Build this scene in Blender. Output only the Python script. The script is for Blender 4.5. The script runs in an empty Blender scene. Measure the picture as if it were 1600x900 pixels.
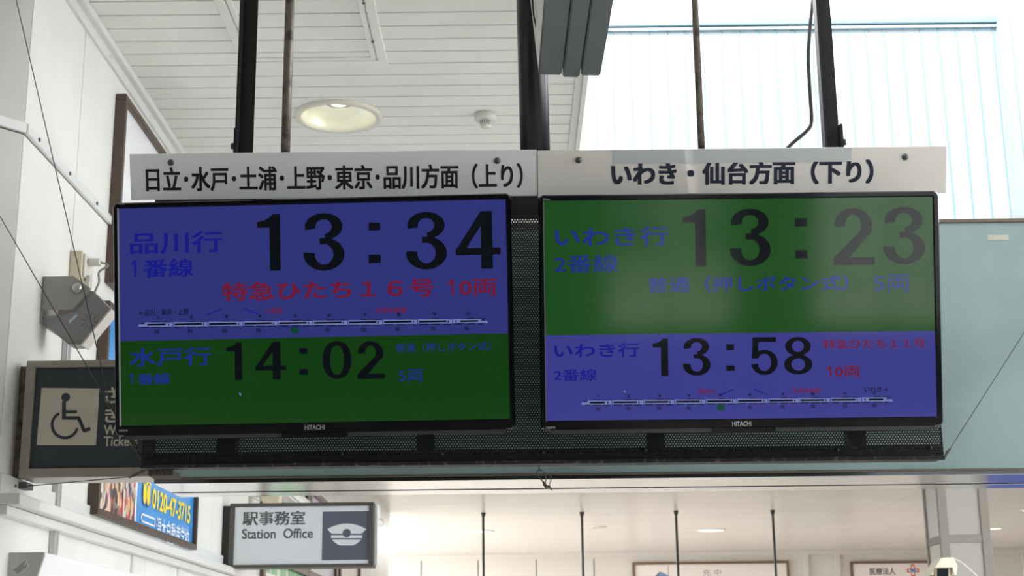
import bpy, bmesh, math, random
from mathutils import Vector, Matrix
random.seed(4)
C = bpy.context.scene.collection
SC = bpy.context.scene

# ------------------------------------------------------------------ camera
FPX, PITCH, ROLL = 2300.0, math.radians(14.4), 0.011
CAM = Vector((0, 0, 1.6))
FW = Vector((0, math.cos(PITCH), math.sin(PITCH)))
_U0 = Vector((0, -math.sin(PITCH), math.cos(PITCH)))
_R0 = Vector((1, 0, 0))
UPV = _U0 * math.cos(ROLL) + _R0 * math.sin(ROLL)
RTV = _R0 * math.cos(ROLL) - _U0 * math.sin(ROLL)
cd = bpy.data.cameras.new('camera')
cam = bpy.data.objects.new('camera', cd); C.objects.link(cam)
cd.sensor_width = 36; cd.lens = FPX / 1600 * 36; cd.clip_start = .05; cd.clip_end = 200
Rm = Matrix((RTV, UPV, -FW)).transposed().to_4x4()
cam.matrix_world = Matrix.Translation(CAM) @ Rm
cd.dof.use_dof = True; cd.dof.focus_distance = 3.8; cd.dof.aperture_fstop = 11
SC.camera = cam

# ------------------------------------------------------------------ sky, sun, exposure
SKY, SUN, EXPO = 2.85, 3.2, 1.42
w = bpy.data.worlds.new('sky'); SC.world = w; w.use_nodes = True
bg = w.node_tree.nodes['Background']
bg.inputs['Color'].default_value = (.93, .95, .98, 1); bg.inputs['Strength'].default_value = SKY
sl = bpy.data.lights.new('sun', 'SUN'); sl.energy = SUN; sl.angle = .02; sl.color = (1, .97, .92)
so = bpy.data.objects.new('sun', sl); C.objects.link(so)
so.rotation_euler = Vector((.14, .75, -1.05)).to_track_quat('-Z', 'Y').to_euler()
SC.view_settings.view_transform = 'Standard'; SC.view_settings.look = 'None'
SC.view_settings.exposure = EXPO; SC.view_settings.gamma = 1; SC.view_settings.use_curve_mapping = False

# ------------------------------------------------------------------ helpers
def ray(px, py):
    u, v = (px - 800) / FPX, (450 - py) / FPX
    return FW + RTV * u + UPV * v
def at_y(px, py, Y):
    d = ray(px, py); return CAM + d * (Y / d.y)
def at_x(px, py, X):
    d = ray(px, py); return CAM + d * (X / d.x)
def at_z(px, py, Z):
    d = ray(px, py); return CAM + d * ((Z - CAM.z) / d.z)
def lin(c):
    c /= 255.0
    return c / 12.92 if c <= .04045 else ((c + .055) / 1.055) ** 2.4
def L3(rgb): return (lin(rgb[0]), lin(rgb[1]), lin(rgb[2]), 1)

MATS = {}
def mat(name, rgb=(200, 200, 200), rough=.5, metal=0, emit=None, es=1.0, shown=False, spec=.5, var=None, vscale=30, vamt=.5, vlo=.45, vhi=.6, stretch=None, bump=0, coat=0):
    if name in MATS: return MATS[name]
    m = bpy.data.materials.new(name); m.use_nodes = True
    nt = m.node_tree; b = nt.nodes['Principled BSDF']
    b.inputs['Base Color'].default_value = L3(rgb)
    b.inputs['Roughness'].default_value = rough; b.inputs['Metallic'].default_value = metal
    b.inputs['Specular IOR Level'].default_value = spec
    b.inputs['Coat Weight'].default_value = coat; b.inputs['Coat Roughness'].default_value = .04
    if emit:
        b.inputs['Emission Color'].default_value = L3(emit); b.inputs['Emission Strength'].default_value = es / 2 ** EXPO
    if var or bump:
        tc = nt.nodes.new('ShaderNodeTexCoord'); mp = nt.nodes.new('ShaderNodeMapping')
        nt.links.new(tc.outputs['Object'], mp.inputs['Vector'])
        if stretch: mp.inputs['Scale'].default_value = stretch
        nz = nt.nodes.new('ShaderNodeTexNoise'); nz.inputs['Scale'].default_value = vscale; nz.inputs['Detail'].default_value = 5
        nt.links.new(mp.outputs['Vector'], nz.inputs['Vector'])
        if var:
            rp = nt.nodes.new('ShaderNodeMapRange')
            rp.inputs['From Min'].default_value = vlo; rp.inputs['From Max'].default_value = vhi
            rp.inputs['To Max'].default_value = vamt
            nt.links.new(nz.outputs['Fac'], rp.inputs['Value'])
            mx = nt.nodes.new('ShaderNodeMix'); mx.data_type = 'RGBA'
            mx.inputs['A'].default_value = L3(rgb); mx.inputs['B'].default_value = L3(var)
            nt.links.new(rp.outputs['Result'], mx.inputs['Factor']); nt.links.new(mx.outputs['Result'], b.inputs['Base Color'])
        if bump:
            bp = nt.nodes.new('ShaderNodeBump'); bp.inputs['Strength'].default_value = bump; bp.inputs['Distance'].default_value = .002
            nt.links.new(nz.outputs['Fac'], bp.inputs['Height']); nt.links.new(bp.outputs['Normal'], b.inputs['Normal'])
    MATS[name] = m
    return m

# --- bmesh shape builders (local coordinates: x right, y into depth, z up)
def BM(): return bmesh.new()
def box(bm, x0, x1, y0, y1, z0, z1, bev=0, mi=0):
    t = bmesh.new()
    v = [t.verts.new((x, y, z)) for x in (x0, x1) for y in (y0, y1) for z in (z0, z1)]
    for f in ((0, 1, 3, 2), (4, 6, 7, 5), (0, 4, 5, 1), (2, 3, 7, 6), (0, 2, 6, 4), (1, 5, 7, 3)):
        t.faces.new([v[i] for i in f])
    bmesh.ops.recalc_face_normals(t, faces=t.faces)
    if bev: bmesh.ops.bevel(t, geom=list(t.edges), offset=bev, segments=2, affect='EDGES', profile=.5)
    merge(bm, t, mi)
def merge(bm, t, mi=None):
    if mi is not None:
        for f in t.faces: f.material_index = mi
    me = bpy.data.meshes.new('tmp'); t.to_mesh(me); t.free()
    n0 = len(bm.faces); bm.from_mesh(me); bpy.data.meshes.remove(me)
def prism(bm, pts, y0, y1, mi=0, bev=0):
    """polygon given in local (x,z), extruded along y"""
    t = bmesh.new(); n = len(pts)
    a = [t.verts.new((p[0], y0, p[1])) for p in pts]; b = [t.verts.new((p[0], y1, p[1])) for p in pts]
    t.faces.new(a); t.faces.new(b[::-1])
    for i in range(n): t.faces.new((a[i], b[i], b[(i + 1) % n], a[(i + 1) % n]))
    bmesh.ops.recalc_face_normals(t, faces=t.faces)
    if bev: bmesh.ops.bevel(t, geom=list(t.edges), offset=bev, segments=2, affect='EDGES', profile=.5)
    merge(bm, t, mi)
def flat(bm, pts, y, mi=0):
    t = bmesh.new(); f = t.faces.new([t.verts.new((p[0], y, p[1])) for p in pts])
    f.normal_update()
    if f.normal.y > 0: f.normal_flip()
    merge(bm, t, mi)
def rect(bm, x0, z0, x1, z1, y, mi=0): flat(bm, [(x0, z0), (x1, z0), (x1, z1), (x0, z1)], y, mi)
def disc(bm, x, z, r, y, mi=0, n=24, rz=None):
    flat(bm, [(x + r * math.cos(k * 2 * math.pi / n), z + (rz or r) * math.sin(k * 2 * math.pi / n)) for k in range(n)], y, mi)
def ribbon(bm, pts, wd, y, mi=0):
    for i in range(len(pts) - 1):
        a, b = Vector(pts[i]), Vector(pts[i + 1]); d = (b - a)
        if d.length < 1e-7: continue
        d.normalize(); n = Vector((-d.y, d.x)) * wd / 2; e = d * wd * .15
        flat(bm, [a - e + n, a - e - n, b + e - n, b + e + n], y - i * 1e-6, mi)
def tube(bm, pts, r, n=10, mi=0, cap=True):
    t = bmesh.new(); pts = [Vector(p) for p in pts]; rings = []
    up = Vector((.123, .31, .94))
    for i, p in enumerate(pts):
        d = (pts[min(i + 1, len(pts) - 1)] - pts[max(i - 1, 0)]).normalized()
        s = d.cross(up)
        if s.length < .1: s = d.cross(Vector((1, 0, 0)))
        s.normalize(); q = d.cross(s); rr = r[i] if isinstance(r, (list, tuple)) else r
        rings.append([t.verts.new(p + (s * math.cos(k * 2 * math.pi / n) + q * math.sin(k * 2 * math.pi / n)) * rr) for k in range(n)])
    for a, b in zip(rings, rings[1:]):
        for k in range(n):
            f = t.faces.new((a[k], a[(k + 1) % n], b[(k + 1) % n], b[k])); f.smooth = True
    if cap: t.faces.new(rings[0][::-1]); t.faces.new(rings[-1])
    bmesh.ops.recalc_face_normals(t, faces=t.faces)
    merge(bm, t, mi)
def lathe(bm, prof, c=(0, 0, 0), axis='z', n=32, mi=0, caps=True):
    """profile of (radius, height) turned about an axis through c"""
    t = bmesh.new(); rings = []
    for r, h in prof:
        ring = []
        for k in range(n):
            a = k * 2 * math.pi / n; x, y = r * math.cos(a), r * math.sin(a)
            p = {'z': (x, y, h), 'y': (x, h, y), 'x': (h, x, y)}[axis]
            ring.append(t.verts.new(Vector(p) + Vector(c)))
        rings.append(ring)
    for a, b in zip(rings, rings[1:]):
        for k in range(n):
            f = t.faces.new((a[k], a[(k + 1) % n], b[(k + 1) % n], b[k])); f.smooth = True
    for ring, (r, h) in ((rings[0], prof[0]), (rings[-1], prof[-1])):
        if caps and r > 1e-4: t.faces.new(ring)
    bmesh.ops.remove_doubles(t, verts=t.verts, dist=1e-6)
    bmesh.ops.recalc_face_normals(t, faces=t.faces)
    merge(bm, t, mi)
def spline(pts, k=8):
    pts = [Vector(p) for p in pts]; out = []
    for i in range(len(pts) - 1):
        p0, p1, p2, p3 = pts[max(i - 1, 0)], pts[i], pts[i + 1], pts[min(i + 2, len(pts) - 1)]
        for s in range(k):
            t = s / k
            out.append(.5 * ((2 * p1) + (p2 - p0) * t + (2 * p0 - 5 * p1 + 4 * p2 - p3) * t * t + (3 * p1 - p0 - 3 * p2 + p3) * t ** 3))
    return out + [pts[-1]]
def text(bm, s, r, y, bold=0, mi=0, skew=0):
    """lettering fitted into the local rectangle r = (x0, z0, x1, z1)"""
    c = bpy.data.curves.new('lettering', 'FONT'); c.body = s; c.resolution_u = 4
    o = bpy.data.objects.new('lettering', c); C.objects.link(o)
    dg = bpy.context.evaluated_depsgraph_get(); dg.update()
    me = bpy.data.meshes.new_from_object(o.evaluated_get(dg))
    xs = [v.co.x for v in me.vertices]; ys = [v.co.y for v in me.vertices]
    a, b, p, q = min(xs), max(xs), min(ys), max(ys)
    for v in me.vertices:
        fx, fz = (v.co.x - a) / (b - a), (v.co.y - p) / (q - p)
        v.co = (r[0] + (r[2] - r[0]) * fx, y, r[1] + (r[3] - r[1]) * fz)
    sc = (r[2] - r[0]) / (b - a + 2 * bold); sz = (r[3] - r[1]) / (q - p + 1.3 * bold)
    shifts = [(i * bold * sc, k * .65 * bold * sz) for i in (-1, 0, 1) for k in (-1, 0, 1) if i or k] if bold else []
    mx, mz = (r[0] + r[2]) / 2, (r[1] + r[3]) / 2
    fx, fz = (b - a) * sc / (r[2] - r[0]), (q - p) * sz / (r[3] - r[1])
    for j, (dx, dz) in enumerate([(0, 0)] + shifts):
        t = bmesh.new(); t.from_mesh(me)
        for v in t.verts: v.co = (mx + (v.co.x - mx) * fx + dx, y - j * 2e-6, mz + (v.co.z - mz) * fz + dz)
        for f in t.faces: f.smooth = False
        merge(bm, t, mi)
    bpy.data.meshes.remove(me); bpy.data.objects.remove(o); bpy.data.curves.remove(c)

WM = {}
I3 = Matrix.Identity(3)
def frame(ex, ey, ez): return Matrix((ex, ey, ez)).transposed()
def tilted(yaw, tilt):
    """a face turned by yaw and leaning its top towards the viewer by tilt (degrees)"""
    return Matrix.Rotation(math.radians(yaw), 3, 'Z') @ Matrix.Rotation(math.radians(tilt), 3, 'X')
ONWALL = frame((0, 1, 0), (-1, 0, 0), (0, 0, 1))          # things on the left wall: x along the wall, -y out of it
def link(name, bm, mats, parent=None, M=None):
    me = bpy.data.meshes.new(name); bm.to_mesh(me); bm.free()
    for m in (mats if isinstance(mats, (list, tuple)) else [mats]): me.materials.append(m)
    o = bpy.data.objects.new(name, me); C.objects.link(o)
    if parent is not None: o.parent = parent
    if M is not None: o.matrix_world = M
    return o
def tags(o, label=None, cat=None, group=None, kind=None):
    for k, v in (('label', label), ('category', cat), ('group', group), ('kind', kind)):
        if v: o[k] = v
    return o
class Fr:
    def __init__(s, O, R=I3):
        s.O = Vector(O); s.R = R.copy(); s.Ri = R.transposed()
        s.M = Matrix.Translation(s.O) @ R.to_4x4()
    def px(s, x, y, d=0.0):
        """local point where the sight line of pixel (x, y) meets the local plane y = d"""
        q = s.Ri @ (CAM - s.O); v = s.Ri @ ray(x, y); k = (d - q.y) / v.y
        return q + v * k
    def xz(s, x, y, d=0.0): p = s.px(x, y, d); return (p.x, p.z)
    def rc(s, x0, y0, x1, y1, d=0.0):
        cx, cy = (x0 + x1) / 2, (y0 + y1) / 2; k = (x1 - x0) / 2 * ROLL
        l, r = s.px(x0, cy + k, d), s.px(x1, cy - k, d); t, b = s.px(cx, y0, d), s.px(cx, y1, d)
        return (l.x, b.z, r.x, t.z)
    def loc(s, p): return s.Ri @ (Vector(p) - s.O)
class Thing(Fr):
    def __init__(s, name, label, cat, O, R=I3, group=None):
        super().__init__(O, R)
        s.e = bpy.data.objects.new(name, None); s.e.empty_display_size = .1; C.objects.link(s.e)
        s.e.matrix_world = s.M; tags(s.e, label, cat, group)
    def part(s, name, bm, mats, parent=None, label=None):
        o = link(name, bm, mats, parent or s.e)
        if label: o['label'] = label
        return o
def solo(name, label, cat, bm, mats, F, group=None):
    return tags(link(name, bm, mats, None, F.M), label, cat, group)
def struct(name, bm, mats, F=None):
    return tags(link(name, bm, mats, None, (F or Fr((0, 0, 0))).M), kind='structure')
W0 = Fr((0, 0, 0))

# ------------------------------------------------------------------ materials
M_white = mat('painted wall panel', (232, 232, 228), .45, var=(216, 216, 209), vscale=2.5, vamt=.35)
M_gap = mat('dark joint', (96, 94, 90), .8)
M_trim = mat('pale aluminium trim', (228, 229, 227), .35, .15)
M_alu = mat('aluminium', (190, 191, 190), .3, .6)
M_plank = mat('ceiling plank', (243, 243, 238), .45, var=(230, 231, 226), vscale=1.4, vamt=.5)
M_plankgap = mat('ceiling gap', (100, 102, 98), .8)
M_hall = mat('hall ceiling', (226, 222, 217), .28, var=(216, 212, 206), vscale=.6, vamt=.6, stretch=(1, 6, 1))
M_hallwall = mat('hall wall', (216, 210, 202), .45)
M_floor = mat('pale stone floor', (188, 184, 176), .35, var=(168, 164, 156), vscale=1.2, vamt=.5)
M_atr = mat('white cladding', (158, 172, 179), .5)
M_rib = mat('cladding joint', (112, 138, 148), .5)
M_teal = mat('teal painted board', (158, 184, 184), .55, var=(138, 160, 160), vscale=2.2, vamt=.55, bump=.05)
M_tealtrim = mat('brown edging', (120, 108, 96), .5)
M_steel = mat('brushed steel', (214, 216, 220), .16, 1.0)
M_black = mat('black lacquer', (8, 10, 14), .12, spec=.32)
M_blackm = mat('black powder coat', (16, 20, 25), .5, var=(60, 58, 56), vscale=160, vamt=.7, vlo=.66, vhi=.74)
M_post = mat('black painted steel', (14, 17, 20), .42, var=(66, 58, 50), vscale=60, vamt=.6, vlo=.62, vhi=.75)
M_rust = mat('weathered grey steel', (120, 112, 102), .4, .45, var=(60, 52, 46), vscale=25, vamt=.85, vlo=.48, vhi=.62)
M_signw = mat('white sign board', (240, 242, 244), .28, spec=.5)
M_signc = mat('cream sign board', (236, 233, 226), .28, spec=.5)
M_ink = mat('black lettering', (16, 18, 24), .4)
M_navy = mat('navy lettering', (22, 30, 58), .4)
M_brown = mat('brown frame', (84, 66, 54), .4, var=(66, 52, 42), vscale=6, vamt=.6, stretch=(1, 1, .1))
M_bolt = mat('steel bolt', (96, 100, 102), .4, .7)
M_cable = mat('black cable', (26, 27, 31), .5)
M_wire = mat('grey guy wire', (86, 84, 84), .5, .4)
M_fray = mat('frayed cord', (96, 90, 80), .9, var=(40, 36, 32), vscale=200, vamt=.9)
M_grey = mat('grey metal casing', (160, 156, 152), .45, .1)
M_greyd = mat('grey plastic casing', (148, 144, 146), .4)
M_beige = mat('beige plastic', (214, 204, 176), .45)
M_pale = mat('pale plastic', (216, 212, 204), .45)
M_duct = mat('slate grey board', (112, 118, 122), .45)

# ------------------------------------------------------------------ setting
XW = -1.5                                         # left wall plane
ZC = sum(at_x(x, y, XW).z for x, y in ((127, 0), (200, 117), (275, 237))) / 3
YCOR = at_x(38, 200, XW).y
YEND = at_x(609, 806, XW).y
print('ceiling z', ZC, 'corner y', YCOR, 'wall end', YEND)
ZH = (at_x(609, 804, XW).z + at_x(590, 772, XW).z) / 2
print('hall ceiling z', ZH)
YF = 8.2                                          # where the hall ceiling begins

b = BM(); box(b, -8, 16, -12, 40, -.2, 0); struct('floor', b, M_floor)

# near ceiling: planks with open joints
k0, k12 = at_z(600, 20.2, ZC).y, at_z(600, 226, ZC).y
pitch = (k12 - k0) / 12
XR = at_z(911, 180, ZC).x                         # free edge of the near ceiling
print('plank pitch', pitch, 'edge x', XR)
b = BM(); y = k0 - 30 * pitch
while y < YF + .1:
    if y > -4.2: box(b, XW - 3 if y < YCOR + .2 else XW - .02, XR - .05, y + .004, y + pitch - .004, ZC, ZC + .02, .002)
    y += pitch
box(b, XW - 3, XR - .05, -4.3, YF, ZC + .021, ZC + .06, mi=1)
ceil = link('ceiling', b, [M_plank, M_plankgap])
DL = at_z(529, 181, ZC)
R_DL = (at_z(598, 181, ZC).x - at_z(460, 181, ZC).x) / 2
cb = BM(); lathe(cb, [(R_DL * .86, -.2), (R_DL * .86, .3)], (DL.x, DL.y, ZC)); cut = link('cut', cb, M_plank)
md = ceil.modifiers.new('hole', 'BOOLEAN'); md.operation = 'DIFFERENCE'; md.object = cut; md.solver = 'EXACT'
dg = bpy.context.evaluated_depsgraph_get(); dg.update()
nm = bpy.data.meshes.new_from_object(ceil.evaluated_get(dg)); ceil.modifiers.clear(); ceil.data = nm
bpy.data.objects.remove(cut); tags(ceil, kind='structure')
# edge trims of the near ceiling
b = BM(); box(b, XR - .05, XR - .02, -4, YF, ZC - .012, ZC + .1, .003); box(b, XR - .02, XR, -4, YF, ZC - .03, ZC + .1, .003)
struct('trim_1', b, M_trim)
b = BM()
box(b, XW, XW + .035, YCOR, YF, ZC - .03, ZC - .001, .004); box(b, XW, XW + .012, YCOR, YF, ZC - .07, ZC - .03, .002)
yy = YCOR + .2
while yy < YF: lathe(b, [(.007, 0), (.006, .004), (0, .005)], (XW + .012, yy, ZC - .05), 'x', 10); yy += .62
struct('trim_2', b, M_trim)

# left wall: panels with joints, two cover strips
zm0 = (at_x(40, 200, XW).z + at_x(150, 341, XW).z) / 2
zm1 = (at_x(40, 184, XW).z + at_x(150, 325, XW).z) / 2
ysm = (at_x(137, 25, XW).y + at_x(119, 290, XW).y + at_x(110, 390, XW).y) / 3
zl1 = at_x(175, 820, XW + .07).z; zl0 = at_x(175, 835, XW + .07).z
print('mid strip', zm0, zm1, 'ledge', zl0, zl1, 'seam', ysm)
b = BM(); segs = [YCOR, ysm, 6.05, 7.35, 8.6, 10.2, 12, 14, YEND]
for ya, yb in zip(segs, segs[1:]):
    for za, zb in ((0, zl0), (zl0, zm0), (zm0, ZC if ya < YF else ZH + .4)):
        box(b, XW - .03, XW, ya + .003, yb - .003, za + .002, zb - .002, .002)
box(b, XW - .08, XW - .031, YCOR, YEND, 0, ZC, mi=1)
struct('wall_left', b, [M_white, M_gap])
# angled stretch of wall towards the viewer
AD = Vector((-.65, -.76, 0)).normalized()
AR = frame(-AD, Vector((0, 0, 1)).cross(-AD), (0, 0, 1)); FA = Fr((XW, YCOR, 0), AR)
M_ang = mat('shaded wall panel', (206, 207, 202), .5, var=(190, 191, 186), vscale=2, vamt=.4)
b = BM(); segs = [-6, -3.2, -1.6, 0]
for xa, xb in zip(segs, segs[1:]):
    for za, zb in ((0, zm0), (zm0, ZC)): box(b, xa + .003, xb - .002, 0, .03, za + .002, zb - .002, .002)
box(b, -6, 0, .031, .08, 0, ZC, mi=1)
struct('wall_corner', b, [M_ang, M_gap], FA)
b = BM(); box(b, -6, 0, -.014, 0, zm0, zm1, .003)
for xx in (-.12, -.8, -1.5): lathe(b, [(.011, 0), (.009, -.005), (0, -.006)], (xx, -.014, (zm0 + zm1) / 2), 'y', 12, 1)
struct('trim_3', b, [M_trim, M_bolt], FA)
FWL = Fr((XW, 0, 0), ONWALL)
b = BM(); box(b, YCOR, YF - .1, -.014, 0, zm0, zm1, .003)
yy = YCOR + .1
while yy < 7.5: lathe(b, [(.007, 0), (.006, -.004), (0, -.005)], (yy, -.014, (zm0 + zm1) / 2), 'y', 12, 1); yy += .33
struct('trim_4', b, [M_trim, M_bolt], FWL)
b = BM()
box(b, YCOR, 9.5, -.07, 0, zl0, zl1, .004); box(b, YCOR, 9.5, -.035, 0, zl0 - .03, zl0 - .001, .003); box(b, YCOR, 9.5, -.012, 0, zl1, zl1 + .06, .002)
yy = YCOR + .12
while yy < 7: lathe(b, [(.005, 0), (.004, -.003), (0, -.004)], (yy, -.012, zl1 + .035), 'y', 12, 1); yy += .4
for px in (207, 279):
    q = at_x(px, 880, XW).y; box(b, q - .03, q + .03, -.012, 0, 0, zl0 - .03, .003)
struct('trim_5', b, [M_trim, M_bolt], FWL)

# far hall: low ceiling, back wall
YB = at_z(900, 864, ZH).y
print('hall back wall y', YB)
b = BM(); ysm2 = at_z(900, 804, ZH).y
for ya, yb in ((YF, ysm2), (ysm2, YB + .3)):
    for xa, xb in ((-4, at_z(1363, 800, ZH).x), (at_z(1363, 800, ZH).x, 14)): box(b, xa + .004, xb - .004, ya + .004, yb - .004, ZH, ZH + .05, .002)
box(b, -4, 14, YF, YB + .3, ZH + .05, ZH + .1, mi=1)
struct('ceiling_hall', b, [M_hall, M_gap])
b = BM(); box(b, -4, 14, YB, YB + .2, 0, ZH)
for px in (658, 747, 838, 928): q = at_y(px, 880, YB).x; box(b, q - .008, q + .008, YB - .003, YB, 0, ZH - .1, mi=1)
struct('wall_back', b, [M_hallwall, M_gap])
b = BM(); box(b, -4, 14, YB - .05, YB, ZH - .07, ZH, .006)
for px in (1259, 1308, 1600): q = at_y(px, 880, YB).x; box(b, q - .04, q + .04, YB - .06, YB, 0, ZH - .07, .006)
struct('trim_6', b, M_hallwall)
b = BM(); box(b, -4.2, -4, YEND, YB, 0, .8); box(b, -4, XW - .03, YEND, YEND + .1, 0, ZH); struct('wall_alcove', b, M_hallwall)
b = BM(); box(b, 9, 9.2, YF, YB, 0, ZH); struct('hall_shade_wall', b, M_hallwall)  # added out of view to dim the right of the hall

# bright cladding of the atrium above the hall
XA = at_y(1554, 26, YF).x; ZA = at_y(1200, 31, YF).z
b = BM(); box(b, XW, XA, YF, YF + .1, ZH - .02, ZA)
x = XA - .02; sp = at_y(1300, 150, YF).x - at_y(1271.3, 150, YF).x
while x > XR - .3: box(b, x - .005, x + .005, YF - .006, YF, ZH, ZA - .06, mi=1); x -= sp
box(b, XW, XA + .02, YF - .03, YF + .12, ZA - .045, ZA, .006, mi=1)
box(b, XW, XA + .02, YF - .02, YF, ZA - .07, ZA - .05, .004, mi=0)
struct('wall_atrium', b, [M_atr, M_rib])
b = BM(); box(b, XA, XA + .1, YF - 2.2, YF + .1, ZH - .02, ZA + .05)
y = YF - .25
while y > YF - 2.2: box(b, XA - .003, XA, y - .003, y + .003, ZH, ZA, mi=1); y -= .3
struct('wall_atrium_right', b, [M_atr, M_rib])
# unseen slab and walls, added to block light and shape screen reflections
b = BM(); box(b, XR - .3, 12, -4.35, 6.4, 6.2, 6.4); struct('roof', b, M_hallwall)  # slab added out of view to keep the sun off the cabinet
YR = -4.2
b = BM(); box(b, 6.2, 6.3, YR, 3.6, 0, 1.1); struct('shade_wall_right', b, mat('dim side wall', (120, 122, 120), .6))  # added out of view to cut light from the right
b = BM(); box(b, -5.8, -5.7, YR, .2, 0, ZC); struct('shade_wall_left', b, mat('dim side wall'))  # added out of view to stop light from the far left
b = BM()  # unseen rear wall, openings placed for the patches mirrored in the right screen
for xa, xb in ((-8, .76), (1.75, 2.4), (3.6, 12)): box(b, xa, xb, YR - .15, YR, 0, 6.2)
for xa, xb in ((.76, 1.75), (2.4, 3.6)):
    box(b, xa, xb, YR - .15, YR, 0, .75); box(b, xa, xb, YR - .15, YR, 2.1, 6.2); box(b, xa, xb, YR - .09, YR - .03, 1.62, 1.68, mi=1); box(b, (xa + xb) / 2 - .03, (xa + xb) / 2 + .03, YR - .1, YR - .02, .75, 2.1, mi=1)
struct('wall_rear', b, [mat('dim rear wall', (62, 66, 66), .6), M_trim])

b = BM(); box(b, -3, 14, -11.2, -11, 0, 3.4)  # unseen facade, shaped for its reflection in the right screen
for x in (.2, 1.2, 2.4): box(b, x, x + .6, -11, -10.95, .3, 2.3, mi=1)
box(b, 3.5, 9, -11, -10.9, 0, 3.3, mi=2)  # paler section added to brighten that reflection
struct('wall_across', b, [mat('facade across the street', (190, 198, 186), .7), mat('facade openings', (70, 84, 84), .4), mat('pale reflected facade', (240, 240, 240), .7)])

# teal board wall with a steel lintel behind the display cabinet
YT = 4.2
XL = at_y(241, 745, YT).x
zt0 = at_y(1000, 738, YT).z; zt1 = at_y(1540, 342, YT).z; 
print('teal board', XL, zt0, zt1)
b = BM(); box(b, XL, 4.2, YT, YT + .05, zt0, zt1 - .012)
struct('wall_partition', b, M_teal)
b = BM(); box(b, XL, 4.2, YT - .006, YT + .056, zt1 - .012, zt1, .002); box(b, XL, 4.2, YT - .006, YT - .0005, zt0 - .006, zt0 - .002, .0005)
struct('trim_7', b, M_tealtrim)
b = BM(); zs = zt0 - .006
box(b, XL, 4.2, YT - .003, YT + .205, zs - .012, zs, .001); box(b, XL, 4.2, YT + .237, YT + .34, zs - .012, zs, .001)
box(b, XL + .01, 4.2, YT + .052, YT + .33, zs + .001, zs + .07, mi=1)
struct('beam', b, [M_steel, mat('black recess', (12, 12, 13), .8)])

# pillar in the hall
YP = 9.5
pl, pr = at_y(1467, 800, YP).x, at_y(1544, 800, YP).x
b = BM()
box(b, pl + .005, pr - .005, YP + .005, YP + .34, 0, ZH - .002)
s1 = at_y(1480, 800, YP).x - pl
zc = at_y(1505, 842, YP).z
for xa, xb in ((pl - .004, pl + s1), (pr - s1, pr + .004)): box(b, xa, xb, YP - .006, YP + .03, 0, ZH - .002, .003, mi=1)
box(b, pl - .004, pl + .01, YP + .31, YP + .345, 0, ZH - .002, .003, mi=1)
box(b, pl + s1, pr - s1, YP - .002, YP + .006, zc - .025, zc + .025, .002, mi=1); box(b, pl - .001, pl + .006, YP + .02, YP + .32, zc - .025, zc + .025, .002, mi=1)
struct('pillar', b, [mat('pillar panel', (168, 166, 160), .4), mat('pillar edge strip', (140, 134, 126), .55, .1)])

# ------------------------------------------------------------------ display cabinet
YC = 3.78
cA, cB = at_y(222, 700, YC), at_y(1474, 700, YC)
zc0, zc1 = at_y(850, 722, YC).z, at_y(820, 304, YC).z
def perforated():
    m = bpy.data.materials.new('perforated steel'); m.use_nodes = True; nt = m.node_tree; N = nt.nodes; Lk = nt.links
    b = N['Principled BSDF']; b.inputs['Base Color'].default_value = L3((17, 20, 24)); b.inputs['Roughness'].default_value = .5
    tc = N.new('ShaderNodeTexCoord'); sx = N.new('ShaderNodeSeparateXYZ'); Lk.new(tc.outputs['Object'], sx.inputs[0])
    def mth(op, a, c, d=None):
        n = N.new('ShaderNodeMath'); n.operation = op
        for i, q in enumerate((a, c)):
            if isinstance(q, (int, float)): n.inputs[i].default_value = q
            elif q is not None: Lk.new(q, n.inputs[i])
        return n.outputs[0]
    P = .0071; Q = P * math.sqrt(3); r2 = .0017 ** 2
    outs = []
    for off in (0, .5):
        cs = []
        for ax, p in ((sx.outputs['X'], P), (sx.outputs['Z'], Q)):
            t = mth('ADD', mth('DIVIDE', ax, p), 100 + off); t = mth('SUBTRACT', mth('FRACT', t, None), .5); t = mth('MULTIPLY', t, p)
            cs.append(mth('MULTIPLY', t, t))
        outs.append(mth('LESS_THAN', mth('ADD', cs[0], cs[1]), r2))
    hole = mth('MAXIMUM', outs[0], outs[1])
    # dust specks
    nz = N.new('ShaderNodeTexNoise'); nz.inputs['Scale'].default_value = 260; nz.inputs['Detail'].default_value = 2; Lk.new(tc.outputs['Object'], nz.inputs['Vector'])
    sp = mth('GREATER_THAN', nz.outputs['Fac'], .74)
    mx = N.new('ShaderNodeMix'); mx.data_type = 'RGBA'; mx.inputs['A'].default_value = L3((17, 20, 24)); mx.inputs['B'].default_value = L3((130, 128, 124))
    Lk.new(sp, mx.inputs['Factor']); Lk.new(mx.outputs['Result'], b.inputs['Base Color'])
    tr = N.new('ShaderNodeBsdfTransparent'); ms = N.new('ShaderNodeMixShader')
    Lk.new(hole, ms.inputs[0]); Lk.new(b.outputs[0], ms.inputs[1]); Lk.new(tr.outputs[0], ms.inputs[2])
    Lk.new(ms.outputs[0], N['Material Output'].inputs['Surface'])
    return m
M_perf = perforated()
T = Thing('display_cabinet', 'black perforated steel cabinet behind both departure screens, hung on the posts', 'cabinet', ((cA.x + cB.x) / 2, YC, zc0))
x0, x1 = T.loc(cA).x, T.loc(cB).x; H = zc1 - zc0
b = BM(); rect(b, x0, .004, x1, H, 0)
T.part('perforated_panel', b, M_perf)
DEP = .08
tz = T.px(700, 703).z
b = BM()                                                   # bottom tray
box(b, x0, x1, .003, DEP, 0, .004); box(b, x0, x1, -.012, .003, -.006, .004, .001)
box(b, x0, x1, DEP - .004, DEP, .004, tz); box(b, x0, x1, .004, DEP, tz - .003, tz)
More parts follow.
